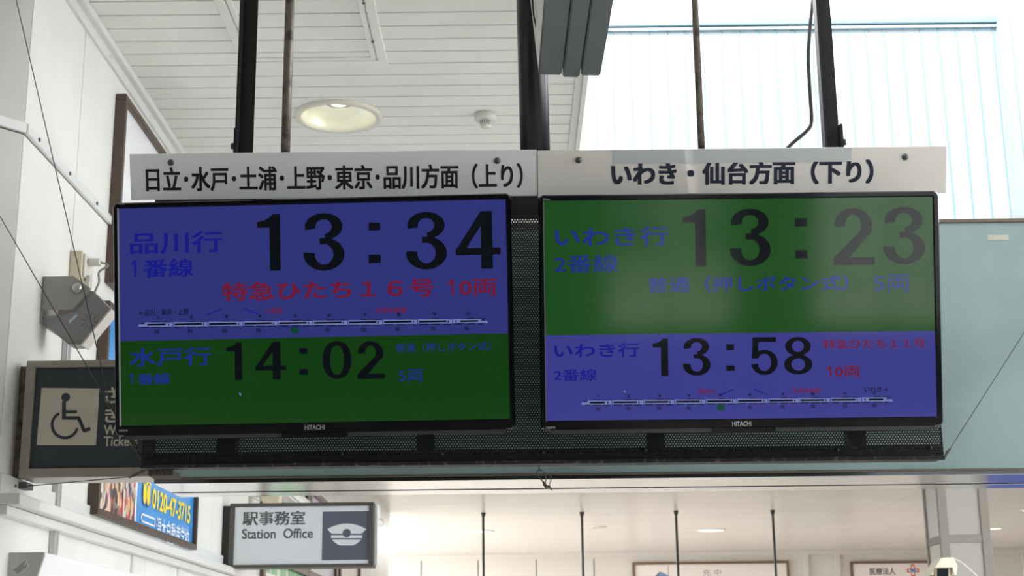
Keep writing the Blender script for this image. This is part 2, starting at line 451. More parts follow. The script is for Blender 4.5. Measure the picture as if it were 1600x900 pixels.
T.part('bottom_tray', b, mat('dusty black steel', (24, 26, 29), .6, var=(110, 104, 98), vscale=70, vamt=.7, vlo=.55, vhi=.7))
b = BM(); t2 = T.px(820, 334).z
box(b, x0, x1, .003, DEP, H - .004, H + .004); box(b, x0, x1, .03, .034, t2, H); box(b, x0, x1, .004, .034, t2 - .003, t2)
T.part('top_tray', b, M_blackm)
for k, (pa, pb) in enumerate(((338, 367), (651, 678), (1012, 1039), (1327, 1354))):
    b = BM(); xa, xb = T.px(pa, 690).x, T.px(pb, 690).x
    box(b, xa, xb, .004, .03, tz, t2); box(b, xa, xa + .004, .03, .06, tz, t2); box(b, xb - .004, xb, .03, .06, tz, t2)
    T.part('upright', b, M_blackm)
for xa in (x0, x1 - .003):
    b = BM(); box(b, xa, xa + .003, .003, .012, .004, H); box(b, xa, xa + .003, .012, DEP, .004, tz); box(b, xa, xa + .003, .012, DEP, t2, H)
    T.part('side_plate', b, M_blackm)
for px, py in ((376, 710), (533, 709), (690, 709), (848, 707), (1008, 703), (1308, 703), (1453, 699)):
    b = BM(); q = T.px(px, py); lathe(b, [(.006, 0), (.005, -.003), (0, -.004)], (q.x, -.0005, q.z), 'y', 10)
    T.part('bolt', b, M_blackm)
b = BM(); q = T.px(228, 736); q2 = T.px(268, 736)
box(b, q.x, q2.x, .02, .1, -.022, -.006, .002)
T.part('corner_bracket', b, M_fray)

# ------------------------------------------------------------------ departure screens
GL = dict(rough=.09, spec=.42)
M_sblue = mat('screen violet', (6, 6, 10), emit=(45, 50, 117), es=1, **GL)
M_sblue2 = mat('screen violet brighter', (6, 6, 10), emit=(56, 58, 134), es=1, **GL)
M_sgreen = mat('screen green', (4, 8, 4), emit=(15, 57, 13), es=1, **GL)
M_sgreen2 = mat('screen green brighter', (4, 8, 4), emit=(26, 72, 26), es=1, **GL)
M_dblack = mat('screen black', (4, 5, 6), emit=(6, 9, 14), es=1, **GL)
M_dblue = mat('screen blue', (4, 4, 12), emit=(20, 24, 128), es=1, **GL)
M_dblue2 = mat('screen bright blue', (4, 4, 12), emit=(26, 42, 128), es=1, **GL)
M_dred = mat('screen red', (12, 4, 4), emit=(112, 20, 44), es=1, **GL)
M_dgreen = mat('screen icon green', (4, 10, 4), emit=(6, 64, 50), es=1, **GL)
M_dpale = mat('screen pale', (12, 12, 14), emit=(108, 118, 176), es=1, **GL)
M_logo = mat('silver lettering', (170, 172, 176), .35, .2)
def rrect(x0, z0, x1, z1, r, n=5):
    out = []
    for cx, cz, a0 in ((x1 - r, z0 + r, -90), (x1 - r, z1 - r, 0), (x0 + r, z1 - r, 90), (x0 + r, z0 + r, 180)):
        for k in range(n + 1):
            a = math.radians(a0 + 90 * k / n); out.append((cx + r * math.cos(a), cz + r * math.sin(a)))
    return out
def display(label, corners, scr, yaw, tilt, Yc, split, content, greens):
    """corners: outer TL, TR, BR, BL pixels; scr: the lit area's corners"""
    cx = sum(c[0] for c in corners) / 4
    O = at_y(cx, (corners[2][1] + corners[3][1]) / 2, Yc)
    T = Thing('departure_display', label, 'display', O, tilted(yaw, tilt), 'departure displays')
    P = [T.px(*c) for c in corners]
    X0, X1 = (P[0].x + P[3].x) / 2, (P[1].x + P[2].x) / 2; Z1, Z0 = (P[0].z + P[1].z) / 2, (P[2].z + P[3].z) / 2
    S = [T.px(*c, .004) for c in scr]
    sx0, sx1 = (S[0].x + S[3].x) / 2, (S[1].x + S[2].x) / 2; sz1, sz0 = (S[0].z + S[1].z) / 2, (S[2].z + S[3].z) / 2
    print('display', X1 - X0, Z1 - Z0, 'screen', sx1 - sx0, sz1 - sz0)
    b = BM()
    loops = [(rrect(X0 + .004, Z0 + .004, X1 - .004, Z1 - .004, .012), .055), (rrect(X0, Z0, X1, Z1, .014), .05), (rrect(X0, Z0, X1, Z1, .014), .006),
             (rrect(X0 + .003, Z0 + .003, X1 - .003, Z1 - .003, .012), 0), (rrect(sx0 - .003, sz0 - .003, sx1 + .003, sz1 + .003, .002), 0), (rrect(sx0, sz0, sx1, sz1, .001), .004)]
    rings = [[b.verts.new((p[0], d, p[1])) for p in lp] for lp, d in loops]
    b.faces.new(rings[0])
    for A, B in zip(rings, rings[1:]):
        for k in range(len(A)): b.faces.new((A[k], A[(k + 1) % len(A)], B[(k + 1) % len(A)], B[k]))
    bmesh.ops.recalc_face_normals(b, faces=b.faces)
    T.part('bezel', b, M_black)
    b = BM(); box(b, X0 + .03, X1 - .03, .052, .085, Z0 + .05, Z1 - .08, .008)
    T.part('rear_housing', b, M_blackm)
    b = BM(); prism(b, [(X0 + .02, Z0 + .001), (X1 - .02, Z0 + .001), (X1 - .03, Z0 - .009), (X0 + .03, Z0 - .009)], .004, .03)
    T.part('lower_trim', b, mat('glossy dark trim', (70, 72, 74), .15, .3))
    b = BM(); q0, q1 = T.px(split[2], corners[2][1] + 6), T.px(split[3], corners[2][1] + 6)
    box(b, q0.x, q1.x, -.001, .02, Z0 - .012, Z0 + .002, .001)
    T.part('sensor_bar', b, M_black)
    zs = T.px((scr[0][0] + scr[1][0]) / 2, split[0], .004).z
    b = BM(); rect(b, sx0, zs, sx1, sz1, .004, 0); rect(b, sx0, sz0, sx1, zs, .004, 1)
    up, lo = split[1]
    scn = T.part('screen', b, [up, lo])
    for name, m, items in content:
        b = BM()
        for it in items: it(T, b, .0036)
        T.part(name, b, m, scn)
    return T
# content items: closures drawing in the screen's own plane
ONE = [(0, .135), (.34, .105), (.56, .05), (.66, 0), (1, 0), (1, 1), (.535, 1), (.535, .235), (0, .235)]
THIN1 = [(0, .2), (.4, .12), (.62, 0), (1, 0), (1, 1), (.62, 1), (.62, .25), (0, .32)]
def arcband(c, ro, ri, a0, a1, n=26, e=2.0):
    """quads between two (super)ellipses, v measured downwards"""
    out = []
    def P(r, a):
        x, y = math.cos(a), math.sin(a); k = (abs(x) ** e + abs(y) ** e) ** (-1 / e)
        return (c[0] + r[0] * x * k, c[1] - r[1] * y * k)
    for j in range(n):
        a, b_ = (math.radians(a0 + (a1 - a0) * q / n) for q in (j, j + 1)); out.append([P(ro, a), P(ri, a), P(ri, b_), P(ro, b_)])
    return out
def R4(u0, v0, u1, v1): return [(u0, v0), (u1, v0), (u1, v1), (u0, v1)]
FIG = {
 '0': arcband((.5, .5), (.5, .5), (.24, .385), 0, 360, 40, 2.25),
 '1': [ONE], 'i': [THIN1],
 '2': arcband((.49, .32), (.465, .32), (.2, .205), 180, -28) + [[(.93, .42), (.385, .865), (0, 1), (0, .87), (.67, .40)], R4(0, .865, 1, 1)],
 '3': arcband((.5, .235), (.46, .235), (.2, .125), 194, -85) + arcband((.5, .715), (.5, .285), (.225, .18), 85, -188) + [R4(.395, .432, .7, .538)],
 '4': [R4(.56, 0, .82, 1), R4(0, .635, 1, .76), [(.57, 0), (.56, .26), (.24, .635), (.2, .66), (0, .67)]],
 '5': [R4(.08, 0, .95, .125), [(.08, 0), (.3, 0), (.27, .44), (.26, .56), (.04, .56)]] + arcband((.505, .665), (.495, .335), (.25, .23), 150, -172),
 '8': arcband((.5, .25), (.455, .25), (.21, .15), 0, 360, 36) + arcband((.5, .735), (.5, .265), (.24, .165), 0, 360, 36),
}
def fig(k, x0, y0, x1, y1, mi=0):
    def f(T, b, d):
        r = T.rc(x0, y0, x1, y1, d)
        for j, poly in enumerate(FIG[k]): flat(b, [(r[0] + (r[2] - r[0]) * p[0], r[3] + (r[1] - r[3]) * p[1]) for p in poly], d - j * 1e-6, mi)
    return f
def tx(s, x0, y0, x1, y1, bold=0, mi=0):
    if bold == BD and s in FIG: return fig(s, x0, y0, x1, y1, mi)
    return lambda T, b, d: text(b, s, T.rc(x0, y0, x1, y1, d), d, bold, mi)
def sq(x0, y0, x1, y1, mi=0, k=0):
    def f(T, b, d): r = T.rc(x0, y0, x1, y1, d); rect(b, r[0], r[1], r[2], r[3], d - k, mi)
    return f
def stair(xa, ya, xb, yb, n=4, wd=1.0):
    def f(T, b, d):
        pts = []
        for k in range(n + 1):
            x = xa + (xb - xa) * k / (n + .6); y = ya + (yb - ya) * k / n
            pts.append(T.xz(x, y, d)); pts.append(T.xz(xa + (xb - xa) * (k + .8) / (n + .8), y, d))
        ribbon(b, pts, wd * .0024, d)
    return f
def train(xa, ya, xb, yb, n=10):
    def f(T, b, d):
        step = (xb - xa) / n
        for k in range(n):
            X0, X1 = xa + step * k + (.4 if k else 0), xa + step * (k + 1) - (.8 if k < n - 1 else 0)
            ym = ya + (yb - ya) * (k + .5) / n
            t, bt = ym - 3.4, ym + 3.2
            body = [(X0, t), (X1, t), (X1, bt), (X0, bt)]
            if k == 0: body = [(X0 + 12, t), (X1, t), (X1, bt), (X0, bt), (X0, ym + .8), (X0 + 5, t + 1.2)]
            if k == n - 1: body = [(X0, t), (X1 - 12, t), (X1 - 5, t + 1.2), (X1, ym + .8), (X1, bt), (X0, bt)]
            flat(b, [T.xz(p[0], p[1], d) for p in body], d, 0)
            wa, wb = (X0 + 14, X1 - 11) if k == 0 else ((X0 + 11, X1 - 15) if k == n - 1 else (X0 + 1.5, X1 - 9))
            sq(wa, ym - 1.6, wb, ym + 1.3, 1, .0002)(T, b, d); sq(X1 - 7 if k < n - 1 else X0 + 4, ym - 1.8, X1 - 5.4 if k < n - 1 else X0 + 5.6, ym + 1.8, 1, .0002)(T, b, d)
            sq(X0 + (6 if k == 0 else 2), bt, X0 + step * .3, bt + 1.6, 1)(T, b, d); sq(X0 + step * .38, bt, X0 + step * .64, bt + 1.6, 1)(T, b, d); sq(X1 - step * .28, bt, X1 - (6 if k == n - 1 else 2), bt + 1.6, 1)(T, b, d)
            sq(X0 + step * .38, t - 1.5, X0 + step * .62, t - .4, 1)(T, b, d); sq(X1 - step * .3, t - 1.2, X1 - 2, t - .5, 1)(T, b, d)
            if k in (0, n - 1):
                e = X0 + 4 if k == 0 else X1 - 10; sq(e, t + .8, e + 6, t + 2.6, 1, .0002)(T, b, d)
    return f
def cursor(x, y):
    def f(T, b, d):
        o = [(0, 0), (0, 9), (2, 7), (3.6, 10), (5, 9.3), (3.6, 6.4), (6.4, 6.2)]
        flat(b, [T.xz(x + p[0] * .95, y + p[1] * .95, d) for p in o], d, 0)
        flat(b, [T.xz(x + .8 + p[0] * .65, y + 1.4 + p[1] * .65, d) for p in o], d - .0002, 1)
    return f
def octo(x, y, w_, h_):
    def f(T, b, d):
        o = [(-1, -.5), (-.6, -1), (.6, -1), (1, -.5), (1, .5), (.6, 1), (-.6, 1), (-1, .5)]
        flat(b, [T.xz(x + p[0] * w_, y + p[1] * h_, d) for p in o], d, 0)
        for s in (1, -1): ribbon(b, [T.xz(x - w_ * .7, y - s * h_ * .7, d), T.xz(x + w_ * .7, y + s * h_ * .7, d)], .0007, d - .0002, 1)
    return f
def row(chars, xs, y0, y1, w_, h_):
    return [fig('i', x - w_ / 4, y0 - h_ / 2, x + w_ / 6, y0 + h_ / 2) if c == '1' else tx(c, x - w_ / 2, y0 + (y1 - y0) * (x - xs[0]) / (xs[-1] - xs[0]) - h_ / 2, x + w_ / 2, y0 + (y1 - y0) * (x - xs[0]) / (xs[-1] - xs[0]) + h_ / 2, .012) for c, x in zip(chars, xs)]
BD = .03                                                     # stroke weight of the big digits
NUM = [str(k) for k in range(1, 11)]
xsL = [247, 299, 353, 406, 461, 514, 570, 623, 679, 731]; xsR = [934, 982, 1030, 1076, 1125, 1172, 1223, 1270, 1320, 1366]
PIX = [M_dpale, M_dblack]
contL = [
 ('departure_time', M_dblack, [tx('1', 402, 335, 438, 423, BD), tx('3', 474, 333, 538, 423, BD), sq(576, 348, 594, 360), sq(576, 398, 595, 411), tx('3', 634, 331, 698, 421, BD), tx('4', 712, 330, 782, 420, BD)]),
 ('destination_text', M_dblue, [tx('品川行', 203, 362, 348, 396, .02)]), ('platform_text', M_dblue, [fig('i', 204, 406, 213, 432), tx('番線', 224, 404.5, 302, 433, .02)]),
 ('train_name_text', M_dred, [tx('特急ひたち１６号', 347, 438, 678, 467, .02)]), ('car_count_text', M_dred, [fig('i', 699.5, 437, 708.5, 461), tx('0両', 718, 436, 776, 462.5, .015)]),
 ('direction_text', M_dblack, [tx('←品川・東京・上野', 218, 483, 295, 493, .012)]),
 ('stair_diagram', M_dblue, [stair(324, 491, 348, 483), stair(382, 483, 405, 491)]), ('stair_text', M_dred, [tx('←階段', 414, 481, 442, 490.5, .012)]),
 ('smoking_text', M_dred, [tx('全車両禁煙', 586, 480.5, 635, 489.5, .012)]), ('car_numbers', M_dblack, row(NUM, xsL, 496, 490, 6, 5)),
 ('train_diagram', PIX, [train(216, 507.5, 762, 501.5)]),
 ('seat_icons', M_dblack, row('指指指指指指指指指', [x - 2 for k, x in enumerate(xsL) if k != 4], 518, 513, 8, 7)),
 ('green_car_icon', [M_dgreen, M_sgreen2], [octo(460.5, 516.5, 6.5, 5)]),
 ('lower_departure_time', M_dblack, [tx('1', 354, 535, 378, 594, BD), tx('4', 399, 534, 447, 593, BD), sq(468, 544, 480, 553), sq(468, 577, 481, 585.5), tx('0', 504, 533, 549, 592, BD), tx('2', 558, 533, 601, 592, BD)]),
 ('lower_destination_text', M_dblue2, [tx('水戸行', 202, 543, 330, 572, .02)]), ('lower_platform_text', M_dblue2, [fig('i', 201.5, 583.5, 207.5, 600), tx('番線', 215, 583, 266, 601, .02)]),
 ('lower_train_type_text', M_dblue2, [tx('普通（押しボタン式）', 618, 535, 767, 549, .008)]), ('lower_car_count_text', M_dblue2, [tx('5両', 623, 577, 661, 597, .008)]),
 ('pointer', [M_dblack, M_dpale], [cursor(373, 611)]),
]
TL = display('departure screen with 13:34 over 14:02, violet above green, under the grey sign', ((177, 314.5), (800, 304), (803, 673.5), (178, 680)),
     ((187, 322.5), (791, 315), (795.5, 656.7), (188, 663)), -2.5, 12.5, 3.66, (527, (M_sblue, M_sgreen), 440, 543), contL, True)
contR = [
 ('departure_time', M_dblack, [tx('1', 1067, 327, 1103, 417, BD), tx('3', 1140, 326, 1204, 416, BD), sq(1242, 341, 1261, 354), sq(1243, 391, 1262, 404), tx('2', 1302, 325, 1366, 414, BD), tx('3', 1380, 323, 1445, 413, BD)]),
 ('destination_text', M_dblue2, [tx('いわき行', 867, 354, 1044, 385, .02)]), ('platform_text', M_dblue2, [tx('2番線', 866, 398, 966, 426, .012)]),
 ('train_type_text', M_dblue2, [tx('普通（押しボタン式）', 1012, 431, 1326, 456, .02)]), ('car_count_text', M_dblue2, [tx('5両', 1365, 429, 1422, 456, .008)]),
 ('lower_departure_time', M_dblack, [tx('1', 1020, 529, 1044, 588, BD), tx('3', 1067, 528, 1110, 587, BD), sq(1135, 538, 1147, 547), sq(1135, 571, 1148, 579.5), tx('5', 1173, 527, 1215, 586, BD), tx('8', 1225, 526.5, 1269, 585, BD)]),
 ('lower_destination_text', M_dblue, [tx('いわき行', 866, 536, 999, 558.5, .02)]), ('lower_platform_text', M_dblue, [tx('2番線', 865, 576.5, 932, 595, .012)]),
 ('lower_train_name_text', M_dred, [tx('特急ひたち１１号', 1286, 529.5, 1446, 544.5, .015)]), ('lower_car_count_text', M_dred, [fig('i', 1292, 572.5, 1299, 589), tx('0両', 1304.5, 571.5, 1343.5, 589.5, .015)]),
 ('stair_text', M_dred, [tx('階段→', 1092, 607.5, 1118, 615.5, .012)]), ('stair_diagram', M_dblue, [stair(1125, 617, 1146, 609), stair(1177, 609, 1199, 616)]),
 ('smoking_text', M_dred, [tx('全車両禁煙', 1238, 606, 1281, 614, .012)]), ('direction_text', M_dblack, [tx('いわき→', 1351, 604, 1387, 612.5, .012)]),
 ('car_numbers', M_dblack, row(NUM, xsR, 619.5, 614.5, 5.5, 4.5)), ('train_diagram', PIX, [train(908, 629.5, 1395, 624)]),
 ('seat_icons', M_dblack, row('指指指指指指指指指', [x for k, x in enumerate(xsR) if k != 4], 639, 633.5, 7, 6)),
 ('green_car_icon', [M_dgreen, M_sgreen2], [octo(1126, 637, 6, 4.5)]),
 ('pointer', [M_dblack, M_dpale], [cursor(974, 607)]),
]
TR = display('departure screen with 13:23 over 13:58, green above violet, under the cream sign', ((840.5, 304.5), (1467, 298), (1475, 665), (846, 673.5)),
     ((850.5, 314), (1458, 307.5), (1462.5, 651), (854, 657.2)), 0, 12.5, 3.66, (520.5, (M_sgreen2, M_sblue2), 1113, 1212), contR, True)
def badge(T, s, x0, y0, x1, y1, name, bold=.01):
    b = BM(); text(b, s, T.rc(x0, y0, x1, y1, -.0004), -.0004, bold); T.part(name, b, M_logo)
badge(TL, 'HITACHI', 476, 664, 507, 671.5, 'maker_badge', .02); badge(TL, 'HDMI', 186, 671, 199, 674.5, 'port_badge'); badge(TL, 'Wooo', 185, 316.5, 195, 320, 'series_badge')
badge(TR, 'HITACHI', 1144, 658.5, 1174, 666, 'maker_badge', .02); badge(TR, 'HDMI', 853, 666.5, 867, 670, 'port_badge'); badge(TR, 'Wooo', 849, 309.5, 859, 313, 'series_badge')

# ------------------------------------------------------------------ the two sign boards above
def signboard(label, corners, tilt, mb, ml, s, r, bold, bolts, film):
    O = at_y(sum(c[0] for c in corners) / 4, (corners[2][1] + corners[3][1]) / 2, 3.7)
    T = Thing('direction_sign', label, 'sign', O, tilted(0, tilt), 'direction signs above the screens')
    P = [T.px(*c) for c in corners]
    X0, X1 = (P[0].x + P[3].x) / 2, (P[1].x + P[2].x) / 2; Z1, Z0 = (P[0].z + P[1].z) / 2, (P[2].z + P[3].z) / 2
    b = BM(); box(b, X0, X1, 0, .012, Z0, Z1, .0015); box(b, X0, X1, .012, .06, Z1 - .012, Z1, .001)
    T.part('board', b, mb)
    b = BM(); text(b, s, T.rc(*r, -.0005), -.0005, bold); T.part('lettering', b, ml)
    for px, py in bolts:
        q = T.px(px, py); b = BM(); lathe(b, [(.0085, 0), (.0085, -.002), (.006, -.005), (0, -.006)], (q.x, 0, q.z), 'y', 16); T.part('bolt', b, M_bolt)
    if film:
        r = T.rc(*film); b = BM(); box(b, r[0], r[2], -.0008, 0, r[1], r[3]); T.part('film_strip', b, mat('clear film', (206, 212, 214), .12))
    return T
signboard('grey-white sign board lettered in black above the screen with 13:34', ((203, 240), (839, 234.5), (839, 307), (203.5, 312)), 19, M_signw, M_ink,
          '日立･水戸･土浦･上野･東京･品川方面（上り）', (228, 258, 817, 297), .028, ((267, 254), (777, 251)), None)
signboard('cream-white sign board with bold navy lettering above the screen with 13:23', ((840, 234.5), (1480, 229), (1478, 303.5), (840, 307)), 19, M_signc, M_navy,
          'いわき・仙台方面（下り）', (955, 251, 1365, 289), .042, ((904, 250), (1414, 245)), (958, 233, 1330, 254))

# ------------------------------------------------------------------ posts, pipes and rods holding the cabinet
YPOST = 3.83
ZT = 3.16
def vpole(name, label, cat, xb_, yb_, w_px, shape, m, Y=YPOST, lean=0, ztop=ZC, group='supports of the display cabinet', foot=True):
    p0 = at_y(xb_, yb_, Y); wd = at_y(xb_ + w_px, yb_, Y).x - p0.x
    zb = min(p0.z, zc1 + .05)
    zb = zc1 + .004
    T = Thing(name, label, cat, (p0.x, Y, zb), I3, group)
    h = ztop - zb
    b = BM()
    if shape == 'round': tube(b, [(0, 0, 0), (lean * h, 0, h)], wd / 2, 24)
    else:
        box(b, -wd / 2, wd / 2, 0, .006, 0, h); box(b, -wd / 2, -wd / 2 + .006, -.035, .0, 0, h)
    T.part('shaft', b, m)
    if foot:
        b = BM(); box(b, -wd * .9, wd * .8, -.04, .03, 0, .006, .001); zz = p0.z - zb
        if shape != 'round':
            sg = -1 if xb_ < 800 else 1
            box(b, sg * wd * .5 - .004, sg * wd * .5 + .004, -.03, .0, 0, zz + .055); lathe(b, [(.008, zz - .002), (.008, zz + .012), (0, zz + .014)], (sg * wd * .62, -.02, 0), 'z', 8)
        T.part('foot_plate', b, M_post)
    return T
ROOFZ = 6.2
vpole('support_post', 'black angle steel post above the left end of the grey sign', 'post', 382.5, 235, 25, 'angle', M_post)
vpole('support_rod', 'thin weathered rod beside the black angle post, above the grey sign', 'rod', 446, 235, 14.5, 'round', M_rust)
vpole('support_pipe', 'thick round black pipe rising above the middle of the cabinet', 'pipe', 837, 232, 47, 'round', mat('black gloss pipe', (15, 18, 24), .3), lean=-.012)
vpole('support_rod', 'thin dark rod above the cream sign, in front of the white cladding', 'rod', 1096, 230, 11, 'round', M_rust, ztop=ROOFZ)
vpole('support_post', 'black angle steel post above the right end of the cream sign', 'post', 1299, 229, 27, 'angle', M_post, ztop=ROOFZ)
F = Fr(at_y(1230, 229, 3.95))
b = BM(); tube(b, spline([F.loc(at_y(x, y, 3.95)) for x, y in ((1226, 236), (1240, 222), (1260, 205), (1268, 190), (1266, 150), (1263, 90), (1266, 40), (1270, 0), (1272, -40), (1270, -200))]), .0055, 8)
solo('power_cable', 'black cable hanging beside the black post above the cream sign', 'cable', b, M_cable, F)

# ------------------------------------------------------------------ overhead box in front of the pipe
zb = at_y(890, 118, 3.2).z
pl_ = at_z(841, 117, zb); pr_ = at_z(938, 119, zb); nl = at_z(858, -90, zb); nr = at_z(975, -90, zb)
T = Thing('ceiling_box', 'slate-grey grooved box hanging from the ceiling in front of the thick pipe', 'fixture', ((pl_.x + pr_.x) / 2, pl_.y, zb))
def hull(pts, bev=.003):
    t = bmesh.new(); [t.verts.new(T.loc(p)) for p in pts]; bmesh.ops.convex_hull(t, input=t.verts); return t
zq = zb + .03
top = at_y(828, 0, 3.36); d = top - pl_; tl_ = pl_ + d * ((ZC - pl_.z) / d.z)
hl = pl_ + d * ((zq - pl_.z) / d.z)
up = Vector((0, 0, .03))
t = hull([pl_ + up * .6, pr_ + up * .6, nl + up * .6, nr + up * .6, tl_, tl_ + Vector((.12, 0, 0)), Vector((tl_.x, nl.y, ZC)), Vector((tl_.x + .12, nl.y, ZC))])
T.part('housing', t, mat('pale glossy casing', (186, 184, 178), .2))
cuts = (0, .385, .40, .66, .69, 1)
for k, (a, c_) in enumerate(((0, .375), (.395, .665), (.685, 1.0))):
    e = Vector((0, .012 if k == 1 else 0, 0))
    A, B_ = pl_.lerp(pr_, a) + e, pl_.lerp(pr_, c_) + e; D_, E_ = nl.lerp(nr, a), nl.lerp(nr, c_)
    t = hull([A, B_, D_, E_, A + up, B_ + up, D_ + up, E_ + up]); bmesh.ops.bevel(t, geom=list(t.edges), offset=.003, segments=2, affect='EDGES')
    T.part('slat', t, M_duct)
b = BM(); tube(b, spline([T.loc(at_y(x, y, 3.15)) for x, y in ((831, -20), (832, 0), (834, 25), (839, 45))]), .0022, 6); T.part('wire', b, M_cable)

# ------------------------------------------------------------------ ceiling fittings
T = Thing('downlight', 'large round recessed downlight glowing in the plank ceiling', 'light', (DL.x, DL.y, ZC))
R = R_DL
b = BM(); lathe(b, [(R * .84, .03), (R * .83, -.004), (R * .86, -.014), (R * .98, -.012), (R, -.003), (R, 0), (R * .9, .002)], n=48, caps=False); T.part('rim', b, mat('cream rim', (222, 218, 204), .4))
b = BM(); n = 48
prof = [(R * .84, -.002), (R * .80, .025), (R * .74, .05), (R * .60, .066), (R * .36, .07), (R * .32, .071)]
t = bmesh.new(); rg = [[t.verts.new((r * math.cos(k * 2 * math.pi / n), r * math.sin(k * 2 * math.pi / n), h)) for k in range(n)] for r, h in prof]
for A, B_ in zip(rg, rg[1:]):
    for k in range(n): f = t.faces.new((A[k], B_[k], B_[(k + 1) % n], A[(k + 1) % n])); f.smooth = True
merge(b, t); T.part('reflector', b, mat('reflector', (240, 240, 222), .25, .1))
b = BM(); lathe(b, [(R * .34, .07), (R * .33, .058), (R * .25, .052), (R * .22, .06)], caps=False); T.part('lamp_ring', b, mat('grey ring', (120, 122, 112), .5))
b = BM(); lathe(b, [(R * .22, .062), (R * .18, .053), (R * .1, .047), (0, .045)]); T.part('bulb', b, mat('lamp glow', (255, 255, 240), emit=(255, 250, 220), es=3))
li = bpy.data.lights.new('downlight_lamp', 'POINT'); li.energy = .14; li.color = (1, .97, .82); li.shadow_soft_size = .04
lo = bpy.data.objects.new('downlight_lamp', li); C.objects.link(lo); lo.parent = T.e; lo.location = (0, 0, .035)

q = at_z(759, 178, ZC); s = at_z(777, 178, ZC).x - at_z(742, 178, ZC).x
T = Thing('smoke_detector', 'small white smoke detector on the plank ceiling', 'smoke detector', (q.x, q.y, ZC)); r = s / 2
b = BM(); lathe(b, [(r, 0), (r, -.022), (r * .92, -.03), (r * .5, -.033), (0, -.033)]); T.part('base', b, M_pale)
b = BM(); lathe(b, [(r * .44, -.033), (r * .44, -.05)], n=24); T.part('sensor_cage', b, M_cable)
for k in range(16):
    a = k * math.pi / 8; x_, y_ = r * .47 * math.cos(a), r * .47 * math.sin(a); b = BM() if k == 0 else b
    tube(b, [(x_, y_, -.03), (x_, y_, -.052)], .003, 6)
T.part('cage_bars', b, M_pale)
b = BM(); lathe(b, [(r * .5, -.05), (r * .48, -.058), (r * .3, -.062), (0, -.063)]); T.part('cap', b, M_pale)

q = at_z(606, 98, ZC); ql = at_z(362, 60, ZC); hy0 = q.y - 1.25
T = Thing('access_hatch', 'flush access hatch frame in the plank ceiling above the downlight', 'hatch', ((q.x + ql.x) / 2, q.y, ZC))
hx0, hx1 = ql.x - (q.x + ql.x) / 2, q.x - (q.x + ql.x) / 2
b = BM(); wt = .035
for xa, xb, ya, yb in ((hx0, hx1, -wt, 0), (hx0, hx1, -1.25, -1.25 + wt), (hx0, hx0 + wt, -1.25 + wt, -wt), (hx1 - wt, hx1, -1.25 + wt, -wt)): box(b, xa, xb, ya, yb, -.008, 0, .002)
T.part('outer_frame', b, M_plank)
b = BM(); wi = .02; g = .006
a0, a1, c0, c1 = hx0 + wt + g, hx1 - wt - g, -1.25 + wt + g, -wt - g
for xa, xb, ya, yb in ((a0, a1, c1 - wi, c1), (a0, a1, c0, c0 + wi), (a0, a0 + wi, c0 + wi, c1 - wi), (a1 - wi, a1, c0 + wi, c1 - wi)): box(b, xa, xb, ya, yb, -.007, 0, .002)
T.part('door_frame', b, M_plank)
for yy in (-.22, -.55): b = BM(); lathe(b, [(.006, -.009), (.006, -.012), (0, -.013)], (a1 + g / 2, yy, 0), n=10); T.part('catch', b, M_bolt)

# ------------------------------------------------------------------ things on the left wall
def wthing(name, label, cat, px, py, group=None): return Thing(name, label, cat, at_x(px, py, XW), ONWALL, group)
def framed(T, x0, x1, z0, z1, fw, dep, mf, mp, lower=None):
    b = BM()
    for xa, xb, za, zb_ in ((x0, x1, z0, z0 + fw), (x0, x1, z1 - fw, z1), (x0, x0 + fw, z0 + fw, z1 - fw), (x1 - fw, x1, z0 + fw, z1 - fw)): box(b, xa, xb, -dep, 0, za, zb_, .003)
    T.part('frame', b, mf)
    b = BM(); box(b, x0 + fw, x1 - fw, -dep + .02, -.005, z0 + fw, z1 - fw); return T.part('picture', b, mp)
# tall brown framed poster near the ceiling (its lower end meets the speaker)
T = wthing('framed_poster', 'tall brown-framed blank white poster high on the left wall near the ceiling', 'poster', 172, 450)
xn = T.px(198, 146, -.042); z1 = xn.z
framed(T, xn.x, xn.x + 1.15, 0, z1, .026, .042, M_brown, mat('blank poster', (232, 233, 236), .3))
